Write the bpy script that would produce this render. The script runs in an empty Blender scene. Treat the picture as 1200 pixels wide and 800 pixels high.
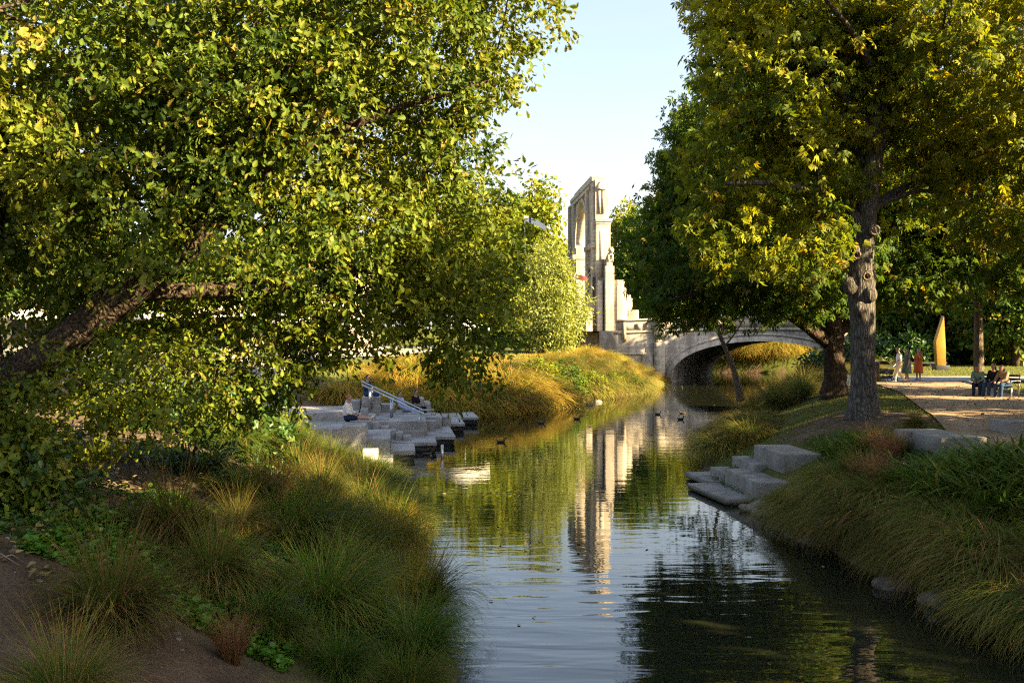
import bpy, bmesh, math, random
import numpy as np
from mathutils import Vector, Matrix
R = np.random.default_rng(7)
random.seed(7)
sc = bpy.context.scene
COL = sc.collection
PI = math.pi
F = 1167.0            # focal length in pixels of the 1200 px wide photograph
CZ = 4.0              # eye height above the water

def at(px, py, z):
    """point of the photograph lying at height z -> world"""
    D = (CZ - z) * F / (py - 400.0)
    return ((px - 600.0) / F * D, D, z)
def atD(px, py, D):
    return ((px - 600.0) / F * D, D, CZ - (py - 400.0) / F * D)

# ------------------------------------------------------------------ tagging
def tag(o, label=None, cat=None, group=None, kind=None):
    if label: o['label'] = label
    if cat: o['category'] = cat
    if group: o['group'] = group
    if kind: o['kind'] = kind
    return o
def empty(name, loc=(0, 0, 0), rz=0.0):
    o = bpy.data.objects.new(name, None)
    o.empty_display_size = 0.2
    o.location = loc
    o.rotation_euler = (0, 0, rz)
    COL.objects.link(o)
    return o
def copy_tree(o, loc=None, rz=None, scale=None, label=None, group=None, parent=None):
    c = o.copy()
    COL.objects.link(c)
    if parent is not None: c.parent = parent
    for ch in list(o.children): copy_tree(ch, parent=c)
    if loc is not None: c.location = loc
    if rz is not None: c.rotation_euler = (0, 0, rz)
    if scale is not None: c.scale = scale if hasattr(scale, '__len__') else (scale,) * 3
    if label: c['label'] = label
    if group: c['group'] = group
    return c

# ------------------------------------------------------------------ meshes
class MB:
    def __init__(s):
        s.v = []; s.n = 0; s.f = {}; s.fa = {}
        s.pa = {}
    def add(s, verts, faces, **fattr):
        verts = np.asarray(verts, dtype=np.float64).reshape(-1, 3)
        if not isinstance(faces, (list, tuple)) or (len(faces) and not isinstance(faces[0], np.ndarray)):
            d = {}
            for f in faces: d.setdefault(len(f), []).append(f)
            faces = [np.array(x) for x in d.values()]
        for fa in faces:
            k = fa.shape[1]
            s.f.setdefault(k, []).append(fa + s.n)
        s.v.append(verts); s.n += len(verts)
        return s
    def box(s, x0, x1, y0, y1, z0, z1, rz=0, o=(0, 0, 0)):
        v = np.array([[x, y, z] for z in (z0, z1) for y in (y0, y1) for x in (x0, x1)], float)
        if rz:
            c, q = math.cos(rz), math.sin(rz)
            v[:, :2] = v[:, :2] @ np.array([[c, q], [-q, c]])
        v += np.array(o)
        return s.add(v, [(0, 2, 3, 1), (4, 5, 7, 6), (0, 1, 5, 4), (2, 6, 7, 3), (0, 4, 6, 2), (1, 3, 7, 5)])
    def prism(s, poly, z0, z1):
        n = len(poly)
        v = [(p[0], p[1], z0) for p in poly] + [(p[0], p[1], z1) for p in poly]
        f = [tuple(range(n))[::-1], tuple(range(n, 2 * n))] + [(i, (i + 1) % n, n + (i + 1) % n, n + i) for i in range(n)]
        return s.add(v, f)
    def tube(s, pts, rad, sides=8, rough=0.0, freq=3.0, cap=True):
        pts = np.asarray(pts, float); m = len(pts)
        rad = np.broadcast_to(np.asarray(rad, float), (m,))
        T = np.gradient(pts, axis=0); T /= np.linalg.norm(T, axis=1)[:, None] + 1e-9
        ref = np.array([0., 0, 1]) if abs(T[0][2]) < .9 else np.array([1., 0, 0])
        vs = []
        u = np.cross(T[0], ref); u /= np.linalg.norm(u)
        a = np.arange(sides) / sides * 2 * PI
        for i in range(m):
            u = u - T[i] * np.dot(u, T[i]); u /= np.linalg.norm(u) + 1e-9
            w = np.cross(T[i], u)
            rr = np.full(sides, rad[i])
            if rough:
                rr = rr * (1 + rough * np.sin(a * 3 + i * .5) + rough * .7 * np.sin(a * 5 - i * freq * .4) + rough * .5 * R.normal(0, 1, sides))
            vs.append(pts[i] + rr[:, None] * (np.cos(a)[:, None] * u + np.sin(a)[:, None] * w))
        vs = np.concatenate(vs)
        i = np.arange(m - 1)[:, None] * sides; j = np.arange(sides)[None, :]; k = (np.arange(sides) + 1) % sides
        q = np.stack([i + j, i + k[None, :] + 0 * j, i + sides + k[None, :], i + sides + j], -1).reshape(-1, 4)
        fs = [q]
        if cap: fs += [np.array([list(range(sides))[::-1]]), np.array([[(m - 1) * sides + x for x in range(sides)]])]
        return s.add(vs, fs)
    def ball(s, c, r, seg=10, rings=7):
        r = np.broadcast_to(np.asarray(r, float), (3,))
        v = [(0, 0, 1)]
        for i in range(1, rings):
            t = PI * i / rings
            for j in range(seg):
                a = 2 * PI * j / seg
                v.append((math.sin(t) * math.cos(a), math.sin(t) * math.sin(a), math.cos(t)))
        v.append((0, 0, -1)); v = np.array(v) * r + np.array(c)
        f = []
        for j in range(seg): f.append((0, 1 + j, 1 + (j + 1) % seg))
        for i in range(rings - 2):
            for j in range(seg):
                a = 1 + i * seg + j; b = 1 + i * seg + (j + 1) % seg
                f.append((a, a + seg, b + seg, b))
        L = len(v) - 1; o = 1 + (rings - 2) * seg
        for j in range(seg): f.append((L, o + (j + 1) % seg, o + j))
        return s.add(v, f)
    def build(s, name, mat, parent=None, smooth=False, attrs=None, bevel=0, loc=None):
        """attrs: dict name -> (domain, values) ; one face size only when FACE"""
        me = bpy.data.meshes.new(name)
        V = np.concatenate(s.v)
        if loc is not None: V = V - np.array(loc)
        fl = []; tot = []
        for k, l in s.f.items():
            a = np.concatenate(l); fl.append(a.reshape(-1)); tot.append(np.full(len(a), k))
        L = np.concatenate(fl); tot = np.concatenate(tot)
        me.vertices.add(len(V)); me.vertices.foreach_set('co', V.reshape(-1).astype(np.float32))
        me.loops.add(len(L)); me.loops.foreach_set('vertex_index', L.astype(np.int32))
        me.polygons.add(len(tot))
        st = np.zeros(len(tot), np.int32); st[1:] = np.cumsum(tot)[:-1]
        me.polygons.foreach_set('loop_start', st)
        if smooth: me.polygons.foreach_set('use_smooth', np.ones(len(tot), bool))
        me.update(calc_edges=True)
        if attrs:
            for an, (dom, val) in attrs.items():
                at_ = me.attributes.new(an, 'FLOAT', dom)
                at_.data.foreach_set('value', np.asarray(val, np.float32))
        me.materials.append(mat)
        if bevel:
            bm = bmesh.new(); bm.from_mesh(me)
            bmesh.ops.recalc_face_normals(bm, faces=bm.faces)
            bmesh.ops.bevel(bm, geom=[e for e in bm.edges if len(e.link_faces) == 2 and e.calc_face_angle(0) > .5], offset=bevel, segments=2, profile=.6, affect='EDGES')
            bm.to_mesh(me); bm.free()
        o = bpy.data.objects.new(name, me)
        COL.objects.link(o)
        if parent is not None: o.parent = parent
        if loc is not None: o.location = loc
        return o

def spline(pts, n):
    pts = np.asarray(pts, float); m = len(pts)
    t = np.linspace(0, m - 1, n); i = np.clip(t.astype(int), 0, m - 2); f = (t - i)[:, None]
    P = np.vstack([2 * pts[0] - pts[1], pts, 2 * pts[-1] - pts[-2]])
    p0, p1, p2, p3 = P[i], P[i + 1], P[i + 2], P[i + 3]
    return .5 * ((2 * p1) + (-p0 + p2) * f + (2 * p0 - 5 * p1 + 4 * p2 - p3) * f ** 2 + (-p0 + 3 * p1 - 3 * p2 + p3) * f ** 3)

# sum-of-sines noise
_K = R.normal(0, 1, (9, 3)); _K /= np.linalg.norm(_K, axis=1)[:, None]; _K *= (1 + R.random((9, 1)) * 1.6); _PH = R.random(9) * 6.28
def nz(p, f=1.0):
    p = np.asarray(p, float) * f
    return np.sin(p @ _K.T + _PH).sum(-1) / 4.0

# ------------------------------------------------------------------ materials
def newmat(name):
    m = bpy.data.materials.new(name); m.use_nodes = True
    nt = m.node_tree; nt.nodes.clear()
    return m, nt, nt.nodes, nt.links
def node(nt, t, **kw):
    n = nt.nodes.new(t)
    for k, v in kw.items():
        if k.startswith('i_'): n.inputs[k[2:].replace('_', ' ')].default_value = v
        else: setattr(n, k, v)
    return n
def ramp(nt, stops, fac=None, interp='LINEAR'):
    n = nt.nodes.new('ShaderNodeValToRGB'); e = n.color_ramp.elements; n.color_ramp.interpolation = interp
    while len(e) < len(stops): e.new(.5)
    for x, (p, c) in zip(e, stops):
        x.position = p; x.color = (*c, 1)
    if fac is not None: nt.links.new(fac, n.inputs[0])
    return n
def basic(name, stops, scale=3.0, rough=.8, bump=.3, bscale=20, spec=.3, detail=6, metal=0, stretch=(1, 1, 1), bdist=.02, wet=False, coord='Object'):
    """noise-coloured principled surface with bump"""
    m, nt, N, L = newmat(name)
    tc = node(nt, 'ShaderNodeTexCoord'); mp = node(nt, 'ShaderNodeMapping'); mp.inputs['Scale'].default_value = stretch
    L.new(tc.outputs[coord], mp.inputs[0])
    n1 = node(nt, 'ShaderNodeTexNoise'); n1.inputs['Scale'].default_value = scale; n1.inputs['Detail'].default_value = detail; n1.inputs['Roughness'].default_value = .6
    L.new(mp.outputs[0], n1.inputs['Vector'])
    if len(stops) == 1: stops = [(.3, tuple(c * .8 for c in stops[0][1])), (.7, tuple(min(1, c * 1.15) for c in stops[0][1]))]
    r = ramp(nt, stops, n1.outputs[0])
    n2 = node(nt, 'ShaderNodeTexNoise'); n2.inputs['Scale'].default_value = bscale; n2.inputs['Detail'].default_value = 8; n2.inputs['Roughness'].default_value = .65
    L.new(mp.outputs[0], n2.inputs['Vector'])
    b = node(nt, 'ShaderNodeBump'); b.inputs['Strength'].default_value = bump; b.inputs['Distance'].default_value = bdist
    L.new(n2.outputs[0], b.inputs['Height'])
    if wet:
        gp = node(nt, 'ShaderNodeNewGeometry'); sz_ = node(nt, 'ShaderNodeSeparateXYZ'); L.new(gp.outputs['Position'], sz_.inputs[0]); ns = node(nt, 'ShaderNodeMath', operation='MULTIPLY_ADD'); L.new(n1.outputs[0], ns.inputs[0]); ns.inputs[1].default_value = -.14; L.new(sz_.outputs[2], ns.inputs[2])
        rw = ramp(nt, [(.0, (.0, .0, .0)), (.05, (1, 1, 1))], ns.outputs[0]); mw = node(nt, 'ShaderNodeMix', data_type='RGBA'); L.new(rw.outputs[0], mw.inputs[0]); mw.inputs[6].default_value = (.05, .05, .025, 1); L.new(r.outputs[0], mw.inputs[7]); r = mw; ro = mw.outputs[2]
    else: ro = r.outputs[0]
    mx = node(nt, 'ShaderNodeMix', data_type='RGBA', blend_type='MULTIPLY'); mx.inputs[0].default_value = .6
    r2 = ramp(nt, [(.3, (.55, .55, .55)), (.7, (1.2, 1.2, 1.2))], n2.outputs[0])
    L.new(ro, mx.inputs[6]); L.new(r2.outputs[0], mx.inputs[7])
    p = node(nt, 'ShaderNodeBsdfPrincipled'); p.inputs['Roughness'].default_value = rough; p.inputs['Specular IOR Level'].default_value = spec; p.inputs['Metallic'].default_value = metal
    L.new(mx.outputs[2], p.inputs['Base Color']); L.new(b.outputs[0], p.inputs['Normal'])
    o = node(nt, 'ShaderNodeOutputMaterial'); L.new(p.outputs[0], o.inputs[0])
    m['_'] = 0
    return m
def leafmat(name, stops, trans=.4, rough=.45, spec=.4, patch=None, patch_scale=.5, gain=1.0):
    """per-leaf colour from the face attribute rnd, thin translucent leaf"""
    stops = [(p_, (c_[0] * .86, c_[1], c_[2])) for p_, c_ in stops]
    if patch: patch = (patch[0] * .88, patch[1], patch[2])
    m, nt, N, L = newmat(name)
    a = node(nt, 'ShaderNodeAttribute', attribute_name='rnd')
    r = ramp(nt, stops, a.outputs['Fac'])
    col = r.outputs[0]
    if patch:
        tc = node(nt, 'ShaderNodeTexCoord'); n1 = node(nt, 'ShaderNodeTexNoise'); n1.inputs['Scale'].default_value = patch_scale; n1.inputs['Detail'].default_value = 3
        L.new(tc.outputs['Object'], n1.inputs['Vector'])
        rr = ramp(nt, [(.5, (0, 0, 0)), (.68, (1, 1, 1))], n1.outputs[0])
        ad = node(nt, 'ShaderNodeMath', operation='MULTIPLY'); L.new(rr.outputs[0], ad.inputs[0]); ad.inputs[1].default_value = .75
        mx = node(nt, 'ShaderNodeMix', data_type='RGBA'); L.new(ad.outputs[0], mx.inputs[0]); L.new(col, mx.inputs[6]); mx.inputs[7].default_value = (*patch, 1)
        col = mx.outputs[2]
    p = node(nt, 'ShaderNodeBsdfPrincipled'); p.inputs['Roughness'].default_value = rough; p.inputs['Specular IOR Level'].default_value = spec
    L.new(col, p.inputs['Base Color'])
    hs = node(nt, 'ShaderNodeMix', data_type='RGBA', blend_type='MULTIPLY'); hs.inputs[0].default_value = 1; hs.inputs[7].default_value = (1.5, 1.35, .5, 1); L.new(col, hs.inputs[6])
    t = node(nt, 'ShaderNodeBsdfTranslucent'); L.new(hs.outputs[2], t.inputs[0])
    ms = node(nt, 'ShaderNodeMixShader'); ms.inputs[0].default_value = trans
    L.new(p.outputs[0], ms.inputs[1]); L.new(t.outputs[0], ms.inputs[2])
    o = node(nt, 'ShaderNodeOutputMaterial'); L.new(ms.outputs[0], o.inputs[0])
    return m
def blademat(name, base, mid, tip, dead, deadfrac=.35, trans=.4, rough=.75):
    """grass blade: colour runs along the blade (attribute t), dead blades by attribute rnd"""
    m, nt, N, L = newmat(name)
    a = node(nt, 'ShaderNodeAttribute', attribute_name='t'); b = node(nt, 'ShaderNodeAttribute', attribute_name='rnd')
    oi = node(nt, 'ShaderNodeObjectInfo')
    r = ramp(nt, [(0, base), (.55, mid), (1, tip)], a.outputs['Fac'])
    r2 = ramp(nt, [(max(0, 1 - deadfrac - .08), (0, 0, 0)), (min(1, 1 - deadfrac + .08), (1, 1, 1))], b.outputs['Fac'])
    mx = node(nt, 'ShaderNodeMix', data_type='RGBA'); L.new(r2.outputs[0], mx.inputs[0]); L.new(r.outputs[0], mx.inputs[6]); mx.inputs[7].default_value = (*dead, 1)
    hv = node(nt, 'ShaderNodeHueSaturation')
    mr = node(nt, 'ShaderNodeMapRange'); mr.inputs[3].default_value = .7; mr.inputs[4].default_value = 1.3; L.new(oi.outputs['Random'], mr.inputs[0]); L.new(mr.outputs[0], hv.inputs['Value'])
    mr2 = node(nt, 'ShaderNodeMapRange'); mr2.inputs[3].default_value = .475; mr2.inputs[4].default_value = .52
    ml = node(nt, 'ShaderNodeMath', operation='FRACT'); m3 = node(nt, 'ShaderNodeMath', operation='MULTIPLY'); m3.inputs[1].default_value = 7.3; L.new(oi.outputs['Random'], m3.inputs[0]); L.new(m3.outputs[0], ml.inputs[0]); L.new(ml.outputs[0], mr2.inputs[0]); L.new(mr2.outputs[0], hv.inputs['Hue'])
    L.new(mx.outputs[2], hv.inputs['Color'])
    p = node(nt, 'ShaderNodeBsdfPrincipled'); p.inputs['Roughness'].default_value = rough; p.inputs['Specular IOR Level'].default_value = .12; L.new(hv.outputs[0], p.inputs['Base Color'])
    t = node(nt, 'ShaderNodeBsdfTranslucent'); L.new(hv.outputs[0], t.inputs[0])
    ms = node(nt, 'ShaderNodeMixShader'); ms.inputs[0].default_value = trans; L.new(p.outputs[0], ms.inputs[1]); L.new(t.outputs[0], ms.inputs[2])
    o = node(nt, 'ShaderNodeOutputMaterial'); L.new(ms.outputs[0], o.inputs[0])
    return m
def plain(name, c, rough=.6, metal=0, spec=.4):
    return basic(name, [(.3, tuple(x * .82 for x in c)), (.7, tuple(min(1, x * 1.1) for x in c))], scale=6, rough=rough, bump=.1, bscale=40, spec=spec, metal=metal)

M = {}
def barkmat(name, c0, c1, sc_=1.0, zs=.22):
    m, nt, N, L = newmat(name)
    tc = node(nt, 'ShaderNodeTexCoord'); mp = node(nt, 'ShaderNodeMapping'); mp.inputs['Scale'].default_value = (1, 1, zs)
    L.new(tc.outputs['Object'], mp.inputs[0])
    v = node(nt, 'ShaderNodeTexVoronoi', feature='DISTANCE_TO_EDGE'); v.inputs['Scale'].default_value = 16 * sc_
    n0 = node(nt, 'ShaderNodeTexNoise'); n0.inputs['Scale'].default_value = 5; n0.inputs['Detail'].default_value = 5
    L.new(mp.outputs[0], n0.inputs['Vector'])
    va = node(nt, 'ShaderNodeMix', data_type='RGBA'); va.inputs[0].default_value = .18; L.new(mp.outputs[0], va.inputs[6]); L.new(n0.outputs['Color'], va.inputs[7])
    L.new(va.outputs[2], v.inputs['Vector'])
    n = node(nt, 'ShaderNodeTexNoise'); n.inputs['Scale'].default_value = 30; n.inputs['Detail'].default_value = 8; L.new(mp.outputs[0], n.inputs['Vector'])
    r = ramp(nt, [(.0, c0), (.25, c1)], v.outputs[0])
    mx = node(nt, 'ShaderNodeMix', data_type='RGBA', blend_type='MULTIPLY'); mx.inputs[0].default_value = .8
    r2 = ramp(nt, [(.3, (.45, .45, .45)), (.7, (1.3, 1.28, 1.2))], n.outputs[0]); L.new(r.outputs[0], mx.inputs[6]); L.new(r2.outputs[0], mx.inputs[7])
    h = node(nt, 'ShaderNodeMath', operation='ADD'); L.new(v.outputs[0], h.inputs[0])
    h2 = node(nt, 'ShaderNodeMath', operation='MULTIPLY'); h2.inputs[1].default_value = .5; L.new(n.outputs[0], h2.inputs[0]); L.new(h2.outputs[0], h.inputs[1])
    b = node(nt, 'ShaderNodeBump'); b.inputs['Strength'].default_value = .9; b.inputs['Distance'].default_value = .05; L.new(h.outputs[0], b.inputs['Height'])
    p = node(nt, 'ShaderNodeBsdfPrincipled'); p.inputs['Roughness'].default_value = .9; p.inputs['Specular IOR Level'].default_value = .15
    L.new(mx.outputs[2], p.inputs['Base Color']); L.new(b.outputs[0], p.inputs['Normal'])
    o = node(nt, 'ShaderNodeOutputMaterial'); L.new(p.outputs[0], o.inputs[0])
    return m
def stonemat(name, c, dark, course=.42, blen=.95, stain=.6, joint=.38):
    """ashlar blocks with stains; mapped on world axes (x+y run, z courses)"""
    m, nt, N, L = newmat(name)
    g = node(nt, 'ShaderNodeNewGeometry'); sx = node(nt, 'ShaderNodeSeparateXYZ'); L.new(g.outputs['Position'], sx.inputs[0])
    ad = node(nt, 'ShaderNodeMath', operation='ADD'); L.new(sx.outputs[0], ad.inputs[0]); L.new(sx.outputs[1], ad.inputs[1])
    cx = node(nt, 'ShaderNodeCombineXYZ'); L.new(ad.outputs[0], cx.inputs[0]); L.new(sx.outputs[2], cx.inputs[1])
    br = node(nt, 'ShaderNodeTexBrick'); br.inputs['Scale'].default_value = 1; br.inputs['Brick Width'].default_value = blen; br.inputs['Row Height'].default_value = course
    br.inputs['Mortar Size'].default_value = .012; br.inputs['Mortar Smooth'].default_value = .3; br.inputs['Bias'].default_value = 0
    br.inputs['Color1'].default_value = (*[x * .86 for x in c], 1); br.inputs['Color2'].default_value = (*[min(1, x * 1.1) for x in c], 1); br.inputs['Mortar'].default_value = (*[x * joint for x in c], 1)
    L.new(cx.outputs[0], br.inputs['Vector'])
    mp = node(nt, 'ShaderNodeMapping'); mp.inputs['Scale'].default_value = (.9, .9, .28); L.new(g.outputs['Position'], mp.inputs[0])
    n = node(nt, 'ShaderNodeTexNoise'); n.inputs['Scale'].default_value = 1.1; n.inputs['Detail'].default_value = 8; n.inputs['Roughness'].default_value = .68; L.new(mp.outputs[0], n.inputs['Vector'])
    r = ramp(nt, [(.40, (0, 0, 0)), (.60, (1, 1, 1))], n.outputs[0])
    fm = node(nt, 'ShaderNodeMath', operation='MULTIPLY'); fm.inputs[1].default_value = stain; L.new(r.outputs[0], fm.inputs[0])
    mx = node(nt, 'ShaderNodeMix', data_type='RGBA'); L.new(fm.outputs[0], mx.inputs[0]); L.new(br.outputs[0], mx.inputs[6]); mx.inputs[7].default_value = (*dark, 1)
    n2 = node(nt, 'ShaderNodeTexNoise'); n2.inputs['Scale'].default_value = 9; n2.inputs['Detail'].default_value = 8; L.new(g.outputs['Position'], n2.inputs['Vector'])
    m2 = node(nt, 'ShaderNodeMix', data_type='RGBA', blend_type='MULTIPLY'); m2.inputs[0].default_value = .7; r2 = ramp(nt, [(.3, (.6, .6, .6)), (.7, (1.15, 1.15, 1.15))], n2.outputs[0])
    L.new(mx.outputs[2], m2.inputs[6]); L.new(r2.outputs[0], m2.inputs[7])
    b = node(nt, 'ShaderNodeBump'); b.inputs['Strength'].default_value = .5; b.inputs['Distance'].default_value = .02
    hh = node(nt, 'ShaderNodeMath', operation='SUBTRACT'); L.new(n2.outputs[0], hh.inputs[0]); L.new(br.outputs['Fac'], hh.inputs[1]); L.new(hh.outputs[0], b.inputs['Height'])
    p = node(nt, 'ShaderNodeBsdfPrincipled'); p.inputs['Roughness'].default_value = .85; p.inputs['Specular IOR Level'].default_value = .25
    L.new(m2.outputs[2], p.inputs['Base Color']); L.new(b.outputs[0], p.inputs['Normal'])
    o = node(nt, 'ShaderNodeOutputMaterial'); L.new(p.outputs[0], o.inputs[0])
    return m

M['oak_bark'] = barkmat('oak_bark', (.02, .015, .011), (.085, .062, .045), 1.0, .7)
M['chestnut_bark'] = barkmat('chestnut_bark', (.035, .03, .026), (.125, .115, .105), 1.0)
M['dark_bark'] = barkmat('dark_bark', (.02, .015, .01), (.075, .052, .036), 1.0)
M['thin_bark'] = barkmat('thin_bark', (.06, .045, .03), (.2, .16, .12), 2.0)
M['oak_leaf'] = leafmat('oak_leaf', [(0, (.03, .055, .006)), (.5, (.075, .105, .008)), (.82, (.17, .175, .012)), (.96, (.22, .20, .025)), (1, (.24, .17, .03))], trans=.36, rough=.6, spec=.25, patch=(.19, .19, .012), patch_scale=.45)
M['chestnut_leaf'] = leafmat('chestnut_leaf', [(0, (.055, .085, .009)), (.4, (.11, .13, .012)), (.7, (.20, .20, .014)), (.95, (.32, .28, .02)), (1, (.30, .20, .02))], trans=.52, rough=.6, spec=.2, patch=(.36, .33, .018), patch_scale=.28)
M['green_leaf'] = leafmat('green_leaf', [(0, (.035, .07, .009)), (.5, (.07, .11, .012)), (.85, (.12, .15, .016)), (1, (.22, .16, .03))], trans=.46, rough=.6, spec=.2)
M['gold_leaf'] = leafmat('gold_leaf', [(0, (.10, .14, .012)), (.5, (.18, .20, .016)), (.85, (.27, .24, .02)), (1, (.3, .22, .03))], trans=.45, rough=.6, spec=.2)
M['olive_leaf'] = leafmat('olive_leaf', [(0, (.14, .16, .03)), (.5, (.22, .23, .05)), (1, (.30, .28, .08))], trans=.4)
M['shrub_leaf'] = leafmat('shrub_leaf', [(0, (.02, .05, .012)), (.6, (.04, .085, .016)), (1, (.09, .13, .02))], trans=.3)
M['weed_leaf'] = leafmat('weed_leaf', [(0, (.03, .07, .012)), (.6, (.06, .12, .018)), (1, (.12, .16, .02))], trans=.4)
M['clover_leaf'] = leafmat('clover_leaf', [(0, (.05, .12, .012)), (.6, (.09, .19, .015)), (1, (.16, .24, .02))], trans=.4)
M['green_blade'] = blademat('green_blade', (.05, .07, .012), (.075, .145, .012), (.13, .16, .025), (.26, .18, .06), .17)
M['brown_blade'] = blademat('brown_blade', (.05, .08, .015), (.08, .135, .014), (.22, .17, .04), (.30, .18, .06), .24)
M['gold_blade'] = blademat('gold_blade', (.10, .13, .015), (.19, .22, .022), (.38, .28, .035), (.42, .25, .05), .35)
M['rust_blade'] = blademat('rust_blade', (.07, .07, .02), (.15, .09, .03), (.28, .14, .05), (.3, .17, .07), .4)
M['strap_blade'] = blademat('strap_blade', (.05, .09, .012), (.07, .13, .018), (.10, .15, .02), (.3, .25, .04), .1, trans=.3, rough=.35)
M['lawn_blade'] = blademat('lawn_blade', (.06, .075, .012), (.10, .12, .02), (.14, .14, .03), (.24, .18, .06), .25)
M['stone'] = stonemat('stone', (.52, .455, .37), (.20, .165, .13), stain=.68)
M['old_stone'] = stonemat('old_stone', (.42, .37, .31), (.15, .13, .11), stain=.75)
M['slab'] = basic('slab', [(.3, (.13, .12, .105)), (.5, (.21, .195, .175)), (.72, (.30, .28, .255))], scale=1.8, rough=.8, bump=.4, bscale=35, wet=True)
M['terrace'] = basic('terrace', [(.3, (.20, .19, .175)), (.5, (.31, .29, .27)), (.72, (.42, .395, .37))], scale=1.3, rough=.75, bump=.3, bscale=30, wet=True)
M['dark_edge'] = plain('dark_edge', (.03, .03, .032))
M['steel'] = plain('steel', (.5, .5, .5), rough=.35, metal=.9)
M['white'] = plain('white', (.7, .68, .65))
M['black'] = plain('black', (.02, .02, .022), rough=.5)
M['skin'] = plain('skin', (.42, .24, .17), rough=.55)
M['darkskin'] = plain('darkskin', (.25, .14, .09), rough=.55)
M['redhair'] = plain('redhair', (.30, .09, .03)); M['darkhair'] = plain('darkhair', (.02, .014, .01), rough=.4); M['brownhair'] = plain('brownhair', (.09, .045, .025), rough=.5)
M['gold'] = plain('gold', (.28, .155, .022), rough=.4, metal=.6)
M['rock'] = basic('rock', [(.3, (.09, .075, .065)), (.7, (.27, .23, .2))], scale=5, rough=.85, bump=.8, bscale=14, bdist=.03)
M['gravel'] = basic('gravel', [(.3, (.19, .13, .085)), (.5, (.27, .19, .125)), (.7, (.34, .25, .165))], scale=1.2, rough=.95, bump=.6, bscale=60, bdist=.02, spec=.15)
M['pave'] = basic('pave', [(.3, (.2, .19, .18)), (.7, (.32, .3, .28))], scale=1.0, rough=.85, bump=.2, bscale=30)
M['road'] = basic('road', [(.3, (.30, .28, .25)), (.7, (.42, .39, .35))], scale=1.0, rough=.85, bump=.2, bscale=30)
# ================================================================== TERRAIN
def I(y, pts):
    ys = [p[0] for p in pts]; vs = [p[1] for p in pts]
    return np.interp(y, ys, vs)
XLP = [(-60, -.3), (11.7, -.6), (16, -1.25), (22, -2.2), (29, -3.6), (34, -4.6), (44, -4.2), (51, -3.2), (54, -1.6), (57, .6), (61, 2.2), (66.7, 4.6), (72, 7.2), (77.8, 9.9), (88, 13.2), (98, 15.6), (118, 23.4), (120, 21), (132, 6), (200, -70), (600, -75)]
XRP = [(-60, 7.8), (13, 6.8), (15, 6.6), (18, 6.1), (20.7, 5.9), (24, 5.75), (27.5, 5.35), (32, 6.1), (40, 8.4), (46.7, 10.8), (62, 16.8), (80, 24.5), (92, 30), (98, 33.6), (118, 41.5), (125, 41), (127.5, 25), (138, 14), (200, -50), (600, -60)]
def sst(t): t = np.clip(t, 0, 1); return t * t * (3 - 2 * t)
def tz(x, y):
    x = np.asarray(x, float); y = np.asarray(y, float)
    xl = I(y, XLP); xr = I(y, XRP)
    dl = xl - x; dr = x - xr
    # left bank
    hl = I(y, [(0, 2.3), (25, 2.1), (33, 2.9), (52, 3.1), (58, 2.4), (64, 2.5), (80, 2.6), (100, 2.8), (104, 4.6), (130, 4.8)])
    wl = I(y, [(0, 4.2), (25, 5), (33, 15), (50, 14), (56, 8), (64, 8), (80, 7), (100, 7)])
    el = I(y, [(0, 1.3), (26, 1.2), (33, 1.0), (50, 1.0), (58, 1.5), (100, 1.5)])
    t = np.clip(dl / wl, 0, 1)
    zl = hl * (1 - (1 - t) ** el) + np.clip(dl - wl, 0, 12) * .06
    off = I(y, [(28, 0), (33, -.42), (50, -.42), (54, 0)])
    zl = zl + off
    # right bank
    hr = I(y, [(0, 1.3), (15, 1.35), (20, 1.5), (24, 1.7), (28, 1.9), (96, 1.9), (104, 1.9), (124, 2.2), (130, 3.2)])
    wr = I(y, [(0, 3.5), (20, 3.4), (24, 4.2), (28, 5.2), (40, 6), (60, 6), (80, 5), (110, 5), (124, 3.5)])
    t = np.clip(dr / wr, 0, 1)
    zr = hr * (1 - (1 - t) ** 1.7)
    zr = zr + sst((y - 92) / 12) * sst((x - 37) / 5) * 2.4
    z = np.where(dl > 0, zl, np.where(dr > 0, zr, -.12 - .9 * sst(np.minimum(-dl, -dr) / 2.0)))
    bump = nz(np.stack([x, y, 0 * x], -1), 1.1) * .05 + nz(np.stack([x, y, 0 * x + 3], -1), 3.1) * .02
    damp = np.where(dr > wr, .15, 1) * np.clip(np.maximum(dl, dr) / .8, 0, 1)
    return z + bump * damp
def tzf(x, y): return float(tz(np.array([x]), np.array([y]))[0])

gx = np.concatenate([np.arange(-400, -60, 12.), np.arange(-60, -16, 1.), np.arange(-16, 16, .25), np.arange(16, 50, .5), np.arange(50, 90, 2), np.arange(90, 420, 14)])
gy = np.concatenate([np.arange(-80, 2, 3.), np.arange(2, 36, .25), np.arange(36, 132, .5), np.arange(132, 180, 3), np.arange(180, 700, 20)])
GX, GY = np.meshgrid(gx, gy)
GZ = tz(GX, GY)
nx, ny = len(gx), len(gy)
idx = np.arange(nx * ny).reshape(ny, nx)
mb = MB(); mb.add(np.stack([GX, GY, GZ], -1).reshape(-1, 3), [np.stack([idx[:-1, :-1], idx[:-1, 1:], idx[1:, 1:], idx[1:, :-1]], -1).reshape(-1, 4)])
dl = I(GY, XLP) - GX; dr = GX - I(GY, XRP)
grass = np.zeros_like(GX)
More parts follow.
